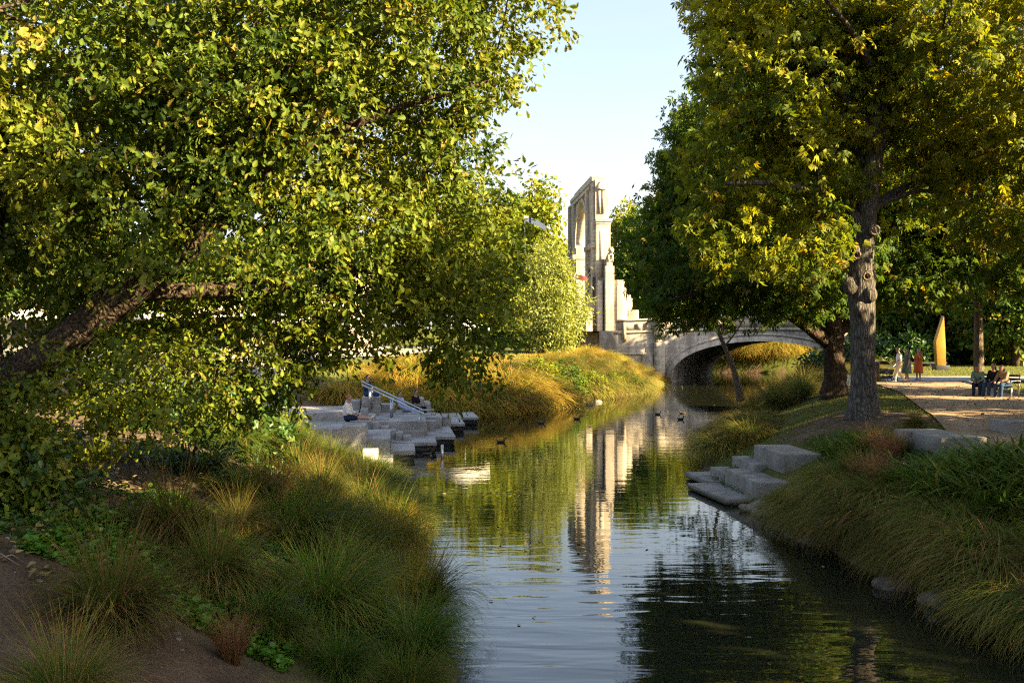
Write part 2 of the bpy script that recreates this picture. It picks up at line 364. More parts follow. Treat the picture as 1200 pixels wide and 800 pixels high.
# lawn on the right bank and bright cover on the far left bank
grass = np.where((dr > .2) & (GY > 22), 1.0, grass)
dtree = np.hypot(GX - 9.95, GY - 28.2)
grass = grass * np.clip((dtree - 1.6) / 2.2, 0, 1)
grass = np.where((dl > 0) & (GY > 52), .75, grass)
grass = np.where((dl > 0) & (GY < 30), .25 + .3 * np.clip(1.5 - dl * .5, 0, 1), grass)
grass = np.where((dr > 0) & (GY <= 22), .5, grass)
grass = np.clip(grass + nz(np.stack([GX, GY, GX * 0], -1), .9) * .18, 0, 1)

def ground_material():
    m, nt, N, L = newmat('ground')
    a = node(nt, 'ShaderNodeAttribute', attribute_name='grass')
    g = node(nt, 'ShaderNodeNewGeometry')
    n1 = node(nt, 'ShaderNodeTexNoise'); n1.inputs['Scale'].default_value = 1.4; n1.inputs['Detail'].default_value = 8; n1.inputs['Roughness'].default_value = .65; L.new(g.outputs['Position'], n1.inputs['Vector'])
    n2 = node(nt, 'ShaderNodeTexNoise'); n2.inputs['Scale'].default_value = 22; n2.inputs['Detail'].default_value = 8; n2.inputs['Roughness'].default_value = .7; L.new(g.outputs['Position'], n2.inputs['Vector'])
    soil = ramp(nt, [(.3, (.055, .037, .025)), (.5, (.10, .068, .045)), (.72, (.17, .115, .075))], n1.outputs[0])
    gr = ramp(nt, [(.3, (.05, .06, .013)), (.55, (.075, .09, .018)), (.75, (.14, .13, .035))], n1.outputs[0])
    th = node(nt, 'ShaderNodeMath', operation='ADD'); L.new(a.outputs['Fac'], th.inputs[0])
    s = node(nt, 'ShaderNodeMath', operation='SUBTRACT'); L.new(n2.outputs[0], s.inputs[0]); s.inputs[1].default_value = .5; L.new(s.outputs[0], th.inputs[1])
    rr = ramp(nt, [(.35, (0, 0, 0)), (.6, (1, 1, 1))], th.outputs[0])
    mx = node(nt, 'ShaderNodeMix', data_type='RGBA'); L.new(rr.outputs[0], mx.inputs[0]); L.new(soil.outputs[0], mx.inputs[6]); L.new(gr.outputs[0], mx.inputs[7])
    m2 = node(nt, 'ShaderNodeMix', data_type='RGBA', blend_type='MULTIPLY'); m2.inputs[0].default_value = .8
    r2 = ramp(nt, [(.3, (.5, .5, .5)), (.7, (1.25, 1.25, 1.2))], n2.outputs[0]); L.new(mx.outputs[2], m2.inputs[6]); L.new(r2.outputs[0], m2.inputs[7])
    b = node(nt, 'ShaderNodeBump'); b.inputs['Strength'].default_value = .7; b.inputs['Distance'].default_value = .05; L.new(n2.outputs[0], b.inputs['Height'])
    p = node(nt, 'ShaderNodeBsdfPrincipled'); p.inputs['Roughness'].default_value = .95; p.inputs['Specular IOR Level'].default_value = .15
    L.new(m2.outputs[2], p.inputs['Base Color']); L.new(b.outputs[0], p.inputs['Normal'])
    o = node(nt, 'ShaderNodeOutputMaterial'); L.new(p.outputs[0], o.inputs[0])
    return m
M['ground'] = ground_material()
g_ = mb.build('ground', M['ground'], smooth=True, attrs={'grass': ('POINT', grass.reshape(-1))})
tag(g_, kind='structure')

# ------------------------------------------------------------------ water
def water_material():
    m, nt, N, L = newmat('water')
    g = node(nt, 'ShaderNodeNewGeometry')
    def noise(scale, det, st, rot=0, dist=0):
        mp = node(nt, 'ShaderNodeMapping'); mp.inputs['Scale'].default_value = st; mp.inputs['Rotation'].default_value = (0, 0, rot); L.new(g.outputs['Position'], mp.inputs[0])
        n = node(nt, 'ShaderNodeTexNoise'); n.inputs['Scale'].default_value = scale; n.inputs['Detail'].default_value = det; n.inputs['Distortion'].default_value = dist; n.inputs['Roughness'].default_value = .5
        L.new(mp.outputs[0], n.inputs['Vector']); return n.outputs[0]
    a = noise(1.0, 2, (.55, 2.0, 1), .12, .4)     # long swells across the river
    b = noise(5.0, 3, (.6, 1.2, 1), -.2, .3)   # small ripples
    # ripple patches: calm in the middle reach, rougher close by on the right
    pm = noise(.16, 2, (1, 1, 1))
    r = ramp(nt, [(.38, (.25, .25, .25)), (.65, (1, 1, 1))], pm)
    sep = node(nt, 'ShaderNodeSeparateXYZ'); L.new(g.outputs['Position'], sep.inputs[0])
    mr = node(nt, 'ShaderNodeMapRange'); mr.inputs[1].default_value = 11; mr.inputs[2].default_value = 20; mr.inputs[3].default_value = 1.5; mr.inputs[4].default_value = .26; L.new(sep.outputs[1], mr.inputs[0])
    mm = node(nt, 'ShaderNodeMath', operation='MULTIPLY'); L.new(a, mm.inputs[0]); L.new(mr.outputs[0], mm.inputs[1])
    mb_ = node(nt, 'ShaderNodeMath', operation='MULTIPLY'); L.new(b, mb_.inputs[0]); L.new(r.outputs[0], mb_.inputs[1])
    mc = node(nt, 'ShaderNodeMath', operation='MULTIPLY'); L.new(mb_.outputs[0], mc.inputs[0]); mc.inputs[1].default_value = .12
    sm = node(nt, 'ShaderNodeMath', operation='ADD'); L.new(mm.outputs[0], sm.inputs[0]); L.new(mc.outputs[0], sm.inputs[1])
    bp = node(nt, 'ShaderNodeBump'); bp.inputs['Strength'].default_value = 1.0; bp.inputs['Distance'].default_value = .016; L.new(sm.outputs[0], bp.inputs['Height'])
    p = node(nt, 'ShaderNodeBsdfPrincipled'); p.inputs['Base Color'].default_value = (.012, .014, .008, 1); p.inputs['Roughness'].default_value = .02; p.inputs['IOR'].default_value = 1.52
    L.new(bp.outputs[0], p.inputs['Normal'])
    o = node(nt, 'ShaderNodeOutputMaterial'); L.new(p.outputs[0], o.inputs[0])
    return m
M['water'] = water_material()
ys = np.concatenate([np.arange(-60, 130, 4.), np.arange(130, 210, 10.)])
l = np.stack([I(ys, XLP) - .5, ys, ys * 0], -1); r_ = np.stack([I(ys, XRP) + .5, ys, ys * 0], -1)
n = len(ys); k = np.arange(n - 1)
wm = MB().add(np.vstack([l, r_]), [np.stack([k, k + n, k + n + 1, k + 1], -1)]).build('river_water', M['water'])
tag(wm, kind='structure')

# ------------------------------------------------------------------ paths
def strip(name, left, right, mat, dz, step=.5):
    ya = max(left[0][0], right[0][0]); yb = min(left[-1][0], right[-1][0])
    ys = np.arange(ya, yb + .01, step); n = len(ys); m = 24
    X0 = I(ys, left); X1 = I(ys, right); t = np.linspace(0, 1, m)
    X = X0[:, None] + (X1 - X0)[:, None] * t; Y = np.repeat(ys[:, None], m, 1)
    Z = tz(X, Y) + dz
    i = np.arange(n * m).reshape(n, m)
    o = MB().add(np.stack([X, Y, Z], -1).reshape(-1, 3), [np.stack([i[:-1, :-1], i[:-1, 1:], i[1:, 1:], i[1:, :-1]], -1).reshape(-1, 4)]).build(name, mat, smooth=True)
    return tag(o, kind='structure')
strip('gravel_path', [(13, 11.8), (18, 10.6), (22, 9.9), (26, 11.2), (30.6, 12.6), (40.8, 15.9), (52, 18.5)], [(13, 60), (33, 60), (34.5, 19.0), (36, 18.8), (44.6, 21), (52, 23.2)], M['gravel'], .05)
# crossing paved path
strip('paved_path', [(51.5, 17.2), (58.5, 19.5)], [(51.5, 90), (58.5, 90)], M['pave'], .065)
# street on the city side and the street level pavement
strip('street_pavement', [(52, -140), (100, -140)], [(52, -19), (58, -14), (70, -8), (100, -3)], M['road'], .06, step=2)
# stone kerb on the right edge of the gravel path
kb = MB()
for (a, b) in zip([(18.95, 34.2), (18.95, 36), (20, 40), (21.15, 44.6)], [(18.95, 36), (20, 40), (21.15, 44.6), (23.3, 51.4)]):
    a3 = np.array([*a, tzf(*a)]); b3 = np.array([*b, tzf(*b)])
    d = b3 - a3; nrm = np.array([d[1], -d[0], 0]); nrm /= np.linalg.norm(nrm)
    v = []
    for p in (a3, b3):
        for s_, zz in ((0, -.1), (.14, -.1), (.14, .11), (0, .11)): v.append(p + nrm * s_ + np.array([0, 0, zz]))
    kb.add(v, [(0, 1, 2, 3), (4, 7, 6, 5), (0, 4, 5, 1), (1, 5, 6, 2), (2, 6, 7, 3), (3, 7, 4, 0)])
tag(kb.build('path_kerb', M['slab']), kind='structure')

# ================================================================== BRIDGE
XA, XB, YA, YB, SK = 15.6, 33.4, 98.0, 118.0, .40
def sk(x, y): return x + (y - YA) * SK
brg = empty('stone_bridge', (24.5, 98, 0))
tag(brg, 'low wide stone arch bridge crossing the river beside the tall memorial arch', 'bridge')
def xf(p, sx=True):
    p = np.asarray(p, float).copy(); p[:, 0] = p[:, 0] + (p[:, 1] - YA) * SK; return p
na = 40
th = np.linspace(PI, 0, na + 1)
ax = (XA + XB) / 2 + (XB - XA) / 2 * np.cos(th); az = .1 + 3.95 * np.sin(th) ** .85
# spandrel wall + abutments : a single facade sheet with depth, near and far
DZ = lambda x: 5.05 + .35 * np.clip(1 - ((x - 24.5) / 14) ** 2, 0, 1)   # deck edge height
def facade(y0, y1, x0=-2, x1=52):
    mb = MB()
    xs = np.concatenate([[XA], ax[1:-1], [XA + (XB - XA)]])
    top = DZ(xs)
    A = []
    for y in (y0, y1):
        A.append(np.stack([xs, xs * 0 + y, az], -1)); A.append(np.stack([xs, xs * 0 + y, top], -1))
    n = len(xs); V = np.vstack(A); k = np.arange(n - 1)
    f = [np.stack([k, k + 1, n + k + 1, n + k], -1), np.stack([2 * n + k, 3 * n + k, 3 * n + k + 1, 2 * n + k + 1], -1), np.stack([n + k, n + k + 1, 3 * n + k + 1, 3 * n + k], -1)]
    mb.add(V, f)
    return mb
def skx(mb):
    mb.v = [xf(v) for v in mb.v]; return mb
fw = facade(YA, YA + .6)
fw.box(8.6, XA, YA, YA + .6, -1, 5.05); fw.box(XB, 50, YA, YA + .6, -1, 5.05)
skx(fw)
loc = (24.5, 98, 0)
def BP(mb, name, mat, par=brg, **kw): 
    mb.v = [v - np.array(loc) for v in mb.v]; return mb.build(name, mat, par, **kw)
BP(fw, 'facade', M['old_stone'])
fb = facade(YB - .6, YB); fb.box(8, XA, YB - .6, YB, -1, 5.05); fb.box(XB, 46, YB - .6, YB, -1, 5.05); BP(skx(fb), 'facade', M['old_stone'])
# barrel
n = na + 1
V = np.vstack([np.stack([ax, ax * 0 + YA + .003, az], -1), np.stack([ax, ax * 0 + YB - .003, az], -1)])
k = np.arange(n - 1)
b_ = MB().add(V, [np.stack([k, k + n, k + n + 1, k + 1], -1)]); b_.box(XA - .4, XA, YA + .01, YB - .01, -1, .12); b_.box(XB, XB + .4, YA + .01, YB - .01, -1, .12)
BP(skx(b_), 'barrel', M['old_stone'], smooth=True)
# arch ring and hood mould
def ring(mb, off0, off1, y0, y1):
    A = []
    nxr = np.gradient(ax); nzr = np.gradient(az); L_ = np.hypot(nxr, nzr); ux, uz = -nzr / L_, nxr / L_
    for y in (y0, y1):
        for o_ in (off0, off1): A.append(np.stack([ax + ux * o_, ax * 0 + y, az + uz * o_], -1))
    n = len(ax); V = np.vstack(A); k = np.arange(n - 1)
    mb.add(V, [np.stack([k, k + 1, n + k + 1, n + k], -1), np.stack([n + k, n + k + 1, 3 * n + k + 1, 3 * n + k], -1), np.stack([2 * n + k, k + 0, k + 1, 2 * n + k + 1], -1)])
    return mb
BP(skx(ring(MB(), -.02, .42, YA - .14, YA + .02)), 'arch_ring', M['stone'])
BP(skx(ring(MB(), .62, .78, YA - .1, YA + .02)), 'hood_mould', M['stone'])
BP(skx(ring(MB(), -.02, .42, YB - .02, YB + .14)), 'arch_ring', M['stone'])
# deck
dk = MB(); xs = np.linspace(-4, 58, 40); zt = DZ(xs) - .05
V = np.vstack([np.stack([xs, xs * 0 + YA + .6, zt], -1), np.stack([xs, xs * 0 + YB - .6, zt], -1)]); k = np.arange(39)
dk.add(V, [np.stack([k, k + 1, k + 41, k + 40], -1)])
BP(skx(dk), 'roadway', M['road'])
# parapet following the hump, with coping, pilasters and panels
def follow(y0, y1, z0, z1, xa, xb, n=30):
    xs = np.linspace(xa, xb, n); zb = DZ(xs); A = []
    for y in (y0, y1):
        for z in (z0, z1): A.append(np.stack([xs, xs * 0 + y, zb + z], -1))
    k = np.arange(n - 1); q = [np.stack([k, k + 1, n + k + 1, n + k], -1), np.stack([2 * n + k, 3 * n + k, 3 * n + k + 1, 2 * n + k + 1], -1), np.stack([n + k, n + k + 1, 3 * n + k + 1, 3 * n + k], -1), np.stack([2 * n + k, 2 * n + k + 1, k + 1, k], -1)]
    m_ = MB().add(np.vstack(A), q + [np.array([[0, n, 3 * n, 2 * n], [n - 1, 3 * n - 1, 4 * n - 1, 2 * n - 1]])])
    return m_
for y0 in (YA, YB - .4):
    BP(skx(follow(y0 + .05, y0 + .4, 0, .9, 10.2, 48)), 'parapet', M['stone'])
    BP(skx(follow(y0 - .06, y0 + .5, .9, 1.08, 10.2, 48)), 'coping', M['stone'])
BP(skx(follow(YA - .1, YA + .02, -.3, -.08, 10.2, 48)), 'string_course', M['stone'])
BP(skx(MB().box(8.6, 15.0, YA - .12, YA - .003, 2.7, 2.92)), 'string_course', M['stone'])
for x in (14.55, 34.4):
    p_ = MB(); a8 = np.linspace(PI, 2 * PI, 9)
    poly = [(x + .55 * math.cos(t), YA + .55 * math.sin(t)) for t in a8]
    p_.prism(poly, -.6, 3.9); poly = [(x + .42 * math.cos(t), YA + .42 * math.sin(t)) for t in a8]; p_.prism(poly, 3.9, 4.15)
    p_.box(x - .5, x + .5, YA - .3, YA - .003, 4.15, 6.0); p_.box(x - .6, x + .6, YA - .4, YA + .5, 6.0, 6.25)
    BP(skx(p_), 'pilaster', M['stone'])
BP(skx(MB().box(12.9, 13.9, YA - .2, YA - .003, -.5, 2.7)), 'pilaster', M['old_stone'])
BP(skx(MB().box(10.9, 11.25, YA - .18, YA - .003, 4.0, 5.9)), 'pilaster', M['old_stone'])
for x in (12.2, 13.1): BP(skx(MB().box(x, x + .62, YA - .05, YA - .004, 5.1, 5.75)), 'parapet_panel', M['old_stone'])

# ================================================================== MEMORIAL ARCH
# local frame: s runs away from the camera along the arch plane, u across (road direction, + to the right)
arch = empty('memorial_arch', (9.65, 102, 2.4))
arch.rotation_euler = (0, 0, math.atan2(1.44, 19.7))
tag(arch, 'tall pale stone triumphal arch standing at the left end of the bridge', 'memorial arch')
ST = M['stone']
def AB(name, mat=None, par=arch, bevel=.03, **kw): 
    def f(mb): return mb.build(name, mat or ST, par, bevel=bevel, **kw)
    return f
Lr, T = 19.7, 1.15     # length of the arch plane, thickness of the upper wall
def ub(mb, u0, u1, s0, s1, z0, z1): return mb.box(u0, u1, s0, s1, z0 - 2.4, z1 - 2.4)
# outer profile extruded across u: the pierced wall with a real arch
s_in0, s_in1 = 5.3, 14.4; rad = (s_in1 - s_in0) / 2; zc = 14.9; sc_ = (s_in0 + s_in1) / 2
angs = np.linspace(0, PI, 25)
ws = [sc_ - rad * math.cos(t) for t in angs]; wz = [zc + rad * 1.02 * math.sin(t) for t in angs]
topz = lambda s: 20.9 + (0.35 if 1.5 < s < 18.2 else 0)
mbw = MB()
S = [0, 0, ] 
def extr(mb, cols, u0, u1):
    """cols: list of (s, zlow, zhigh) giving a wall with an opening; extruded in u"""
    c = np.array(cols); n = len(c); A = []
    for u in (u0, u1):
        A.append(np.stack([c[:, 0] * 0 + u, c[:, 0], c[:, 1] - 2.4], -1)); A.append(np.stack([c[:, 0] * 0 + u, c[:, 0], c[:, 2] - 2.4], -1))
    k = np.arange(n - 1); V = np.vstack(A)
    q = [np.stack([k, n + k, n + k + 1, k + 1], -1), np.stack([2 * n + k, 2 * n + k + 1, 3 * n + k + 1, 3 * n + k], -1), np.stack([n + k, 3 * n + k, 3 * n + k + 1, n + k + 1], -1), np.stack([k, k + 1, 2 * n + k + 1, 2 * n + k], -1)]
    return mb.add(V, q + [np.array([[0, 2 * n, 3 * n, n], [n - 1, 2 * n - 1, 4 * n - 1, 3 * n - 1]])])
cols = [(s_in0, zc, 20.6)] + [(a, b, 20.6) for a, b in zip(ws, wz)] + [(s_in1, zc, 20.6)]
AB('arch_span', bevel=0)(extr(MB(), cols, -T, 0))
AB('attic')(ub(ub(MB(), -T - .15, .15, 1.2, 18.5, 20.6, 21.05), -T + .1, -.1, 3.2, 16.5, 21.05, 21.5))
AB('cornice')(ub(ub(MB(), -T - .28, .28, 2.6, 17.1, 19.95, 20.25), -T - .2, .2, 1.0, 18.7, 20.27, 20.4))
# archivolt rings round the opening on both faces
for (u0, u1) in ((-T - .14, -T - .003), (.003, .14)):
    rg = MB(); R0, R1 = rad, rad + .5; A = []
    for u in (u0, u1):
        for rr in (R0, R1): A.append(np.stack([angs * 0 + u, sc_ - rr * np.cos(angs), zc + rr * 1.02 * np.sin(angs) - 2.4], -1))
    n = 25; k = np.arange(24); rg.add(np.vstack(A), [np.stack([k, k + 1, n + k + 1, n + k], -1), np.stack([2 * n + k, 3 * n + k, 3 * n + k + 1, 2 * n + k + 1], -1), np.stack([n + k, n + k + 1, 3 * n + k + 1, 3 * n + k], -1), np.stack([k, 2 * n + k, 2 * n + k + 1, k + 1], -1)])
    AB('archivolt', bevel=0)(rg)
for s0, s1, nm in ((0, s_in0, 'pier'), (s_in1, Lr, 'pier')):
    near = s0 == 0
    p = MB(); ub(p, -T, 0, s0, s1, 2.4, 20.6)
    pier = AB('pier')(p)
    # pilaster strips on the street side face
    for (a, b) in ((s0 + .25, s0 + 1.1), (s1 - 1.1, s1 - .25)):
        AB('pilaster', par=pier)(ub(MB(), -T - .3, -T - .003, a, b, 4.6, 20.3))
        AB('pilaster', par=pier)(ub(MB(), .003, .3, a, b, 4.6, 20.3))
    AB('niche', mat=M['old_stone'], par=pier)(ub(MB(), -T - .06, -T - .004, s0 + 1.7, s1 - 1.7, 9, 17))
    AB('impost', par=pier)(ub(MB(), -T - .4, .4, s0 - .1, s1 + .1, 13.6, 14.1))
    AB('plinth', par=pier)(ub(MB(), -T - .8, .8, s0 - .05, s1 + .05, 2.4, 6.2))
    AB('plinth', par=pier)(ub(MB(), -T - .5, .5, s0 - .02, s1 + .02, 6.2, 8.4))
# near end face: lancet, ledge, stepped buttresses
e = AB('end_panel')(ub(MB(), -T + .05, .35, -.45, -.004, 2.4, 16.2))
AB('ledge', par=e)(ub(ub(MB(), -T - .05, .5, -.6, -.45 + .45, 16.2, 16.5), -T, .4, -.52, -.004, 15.95, 16.197))
lw = AB('lancet_window', mat=M['old_stone'], bevel=0, par=e)(ub(ub(MB(), -.85, -.55, -.10, -.003, 17.1, 19.4), -.48, -.18, -.10, -.003, 17.1, 19.4))
AB('lancet_hood', par=e, bevel=0)(MB().prism([(-.98, -.2), (-.05, -.2), (-.05, -.003), (-.98, -.003)], 19.5 - 2.4, 19.75 - 2.4).add([(-.95, -.18, 17.35), (-.08, -.18, 17.35), (-.515, -.18, 18.05), (-.95, -.003, 17.35), (-.08, -.003, 17.35), (-.515, -.003, 18.05)], [(0, 1, 2), (0, 2, 5, 3), (1, 4, 5, 2)]))
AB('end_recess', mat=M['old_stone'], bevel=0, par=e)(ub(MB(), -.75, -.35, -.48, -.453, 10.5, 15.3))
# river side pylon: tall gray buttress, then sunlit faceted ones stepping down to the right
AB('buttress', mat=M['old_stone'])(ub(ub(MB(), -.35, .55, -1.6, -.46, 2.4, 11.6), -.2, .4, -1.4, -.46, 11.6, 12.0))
AB('buttress')(ub(MB(), -1.05, -.55, -1.1, -.46, 2.4, 10.2))
def octo(mb, cu, cs, r, z0, z1, n=8):
    a = np.arange(n) / n * 2 * PI + PI / n
    return mb.prism([(cu + r * math.cos(t), cs + r * math.sin(t)) for t in a], z0 - 2.4, z1 - 2.4)
AB('buttress')(octo(octo(MB(), 1.15, -.9, .78, 2.4, 9.6), 1.15, -.9, .6, 9.6, 10.2))
AB('buttress')(octo(octo(MB(), 2.05, -.3, .6, 2.4, 8.4), 2.05, -.3, .45, 8.4, 8.9))
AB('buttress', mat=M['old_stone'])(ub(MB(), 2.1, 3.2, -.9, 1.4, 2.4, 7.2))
AB('buttress')(ub(MB(), -2.2, -1.5, -.9, .6, 2.4, 7.0))
AB('drain_slot', mat=M['dark_edge'], bevel=0)(ub(MB(), -1.42, -1.22, -.30, -.1, 8.3, 10.6))
AB('base_block', mat=M['old_stone'])(ub(MB(), -2.6, 3.4, -1.9, 3.0, 1.2, 4.9))
AB('base_block', mat=M['old_stone'])(ub(MB(), -3.4, -2.0, -.4, 3.0, 1.2, 5.9))
AB('side_wing')(ub(MB(), .15, 1.6, 1.5, 4.0, 2.4, 9.8))
# carved lion crouching on the buttress
ln = MB(); z0 = 12.0 - 2.4
ln.tube([(.1, -1.0, z0 + .55), (.12, -1.25, z0 + .6), (.15, -1.6, z0 + .75)], [.3, .34, .3], 8, .05)
ln.ball((.17, -1.85, z0 + 1.15), (.3, .3, .34)); ln.ball((.17, -2.1, z0 + 1.05), (.14, .16, .14)); ln.ball((.1, -.85, z0 + .35), (.34, .3, .35))
for u in (-.05, .33): ln.tube([(u, -1.7, z0 + .75), (u, -1.8, z0 + .3), (u, -1.9, z0 + .02)], [.13, .1, .1], 6)
ln.tube([(.1, -.7, z0 + .3), (.3, -.6, z0 + .15), (.5, -.9, z0 + .1)], [.06, .05, .04], 6)
for dx in (-.16, .16): ln.ball((.17 + dx, -1.78, z0 + 1.45), .08, 6, 5)
AB('carved_lion', mat=M['old_stone'], bevel=0, smooth=True)(ln)

# ------------------------------------------------------------------ flags
def flagmat(name, field, canton, stripe):
    m, nt, N, L = newmat(name)
    tc = node(nt, 'ShaderNodeTexCoord'); sp = node(nt, 'ShaderNodeSeparateXYZ'); L.new(tc.outputs['Generated'], sp.inputs[0])
    def band(o, a, b):
        g1 = node(nt, 'ShaderNodeMath', operation='GREATER_THAN'); L.new(o, g1.inputs[0]); g1.inputs[1].default_value = a
        g2 = node(nt, 'ShaderNodeMath', operation='LESS_THAN'); L.new(o, g2.inputs[0]); g2.inputs[1].default_value = b
        g3 = node(nt, 'ShaderNodeMath', operation='MULTIPLY'); L.new(g1.outputs[0], g3.inputs[0]); L.new(g2.outputs[0], g3.inputs[1]); return g3.outputs[0]
    c = band(sp.outputs[0], 0, .42); d = band(sp.outputs[0], .17, .27)
    m1 = node(nt, 'ShaderNodeMix', data_type='RGBA'); L.new(c, m1.inputs[0]); m1.inputs[6].default_value = (*field, 1); m1.inputs[7].default_value = (*canton, 1)
    m2 = node(nt, 'ShaderNodeMix', data_type='RGBA'); L.new(d, m2.inputs[0]); L.new(m1.outputs[2], m2.inputs[6]); m2.inputs[7].default_value = (*stripe, 1)
    p = node(nt, 'ShaderNodeBsdfPrincipled'); p.inputs['Roughness'].default_value = .8; L.new(m2.outputs[2], p.inputs['Base Color'])
    t = node(nt, 'ShaderNodeBsdfTranslucent'); L.new(m2.outputs[2], t.inputs[0]); ms = node(nt, 'ShaderNodeMixShader'); ms.inputs[0].default_value = .3
    L.new(p.outputs[0], ms.inputs[1]); L.new(t.outputs[0], ms.inputs[2]); o = node(nt, 'ShaderNodeOutputMaterial'); L.new(ms.outputs[0], o.inputs[0]); return m
def cloth(w, h, drop, wave, n=18, m=8):
    x, z = np.meshgrid(np.linspace(0, w, n), np.linspace(0, -h, m))
    y = wave * np.sin(x / w * 7) * (x / w); zz = z - drop * (x / w) ** 1.3
    i = np.arange(n * m).reshape(m, n)
    return MB().add(np.stack([x * (1 - .25 * abs(drop) / (w + .1)), y, zz], -1).reshape(-1, 3), [np.stack([i[:-1, :-1], i[:-1, 1:], i[1:, 1:], i[1:, :-1]], -1).reshape(-1, 4)])
fl = empty('flagpole_flag', (3.0, 110, 17.0)); X, D, Z = atD(615, 258, 108)
fl.location = (X, D, 4.6)
tag(fl, 'white and dark blue flag on a slim pole above bright trees left of the arch', 'flag')
MB().tube([(0, 0, 0), (0, 0, 13.0)], [.10, .06], 8).build('pole', M['white'], fl)
f1 = cloth(2.5, .62, 1.05, .3).build('flag_cloth', flagmat('flag_white', (.75, .76, .8), (.8, .8, .82), (.05, .06, .2)), fl, smooth=True); f1.location = (.08, 0, 13.0)
def archflag(px, py, D, rz, name, lab, mat, w, h, drop, polelen=2.0):
    X, D, Z = atD(px, py, D)
    e = empty(name, (X, D, Z), rz); tag(e, lab, 'flag', 'flags hanging on the memorial arch')
    MB().tube([(0, 0, -.9), (.75, 0, .35)], [.035, .03], 6).build('pole', M['white'], e)
    c = cloth(w, h, drop, .12).build('flag_cloth', mat, e, smooth=True); c.location = (.1, 0, .1)
    return e
archflag(688.5, 314, 103.5, .15, 'hanging_flag', 'dark blue flag with a red patch hanging limp from the near pier of the arch', flagmat('flag_navy', (.02, .025, .09), (.03, .03, .1), (.35, .03, .03)), .9, .8, 1.3)
archflag(668, 321.5, 100, .1, 'fluttering_flag', 'dark red flag blowing sideways on the left edge of the arch', flagmat('flag_red', (.16, .025, .03), (.05, .03, .09), (.5, .1, .1)), 1.75, .5, .35)
# ================================================================== FOLIAGE
def unit(a): return a / (np.linalg.norm(a, axis=-1, keepdims=True) + 1e-9)
def T_oak():
    y = [0, .12, .22, .3, .42, .5, .62, .70, .82, .9, 1.0]; x = [.02, .14, .08, .24, .15, .33, .19, .33, .18, .2, 0]
    L = [(0, 0, 0)] + [(-a, b, .10 * a * 3 - .12 * b * b) for a, b in zip(x, y)]
    Rr = [(a, b, .10 * a * 3 - .12 * b * b) for a, b in zip(x[:-1], y[:-1])]
    v = L + Rr; n = len(y)
    return np.array(v), [tuple([0] + list(range(1, n + 1))), tuple([0] + [n] + list(range(n + len(Rr), n, -1)))]
def T_oval(w=.28):
    v = [(0, 0, 0), (-w, .35, .05), (-w * .8, .7, 0), (0, 1, -.14), (w * .8, .7, 0), (w, .35, .05)]
    return np.array(v), [(0, 3, 2, 1), (0, 5, 4, 3)]
def T_palm():
    v = []; f = []
    for a, l in ((-1.25, .62), (-.62, .85), (0, 1), (.62, .85), (1.25, .62)):
        c, s = math.sin(a), math.cos(a); o = len(v)
        for t, w, d in ((.08, 0, 0), (.62, -.13, -.1), (1, 0, -.38), (.62, .13, -.1)):
            v.append((c * t * l + s * w, s * t * l - c * w, d * l))
        f.append((o, o + 1, o + 2, o + 3))
    return np.array(v), f
def T_quad(w=.33):
    return np.array([(0, 0, 0), (-w, .5, .06), (0, 1, -.1), (w, .5, .06)]), [(0, 1, 2, 3)]
def leaves(mb, P, A, Nn, S, tmpl, rnd, store):
    tv, tf = tmpl; A = unit(A); B = unit(np.cross(A, Nn)); N2 = np.cross(B, A)
    V = P[:, None, :] + S[:, None, None] * (tv[None, :, 0:1] * B[:, None, :] + tv[None, :, 1:2] * A[:, None, :] + tv[None, :, 2:3] * N2[:, None, :])
    k = len(tv); n = len(P)
    bysz = {}
    for f in tf: bysz.setdefault(len(f), []).append(f)
    assert len(bysz) == 1
    for sz, fs in bysz.items():
        fs = np.array(fs); FA = (np.arange(n)[:, None, None] * k + fs[None]).reshape(-1, sz)
        mb.add(V.reshape(-1, 3), [FA]); store.append(np.repeat(rnd, len(fs)))
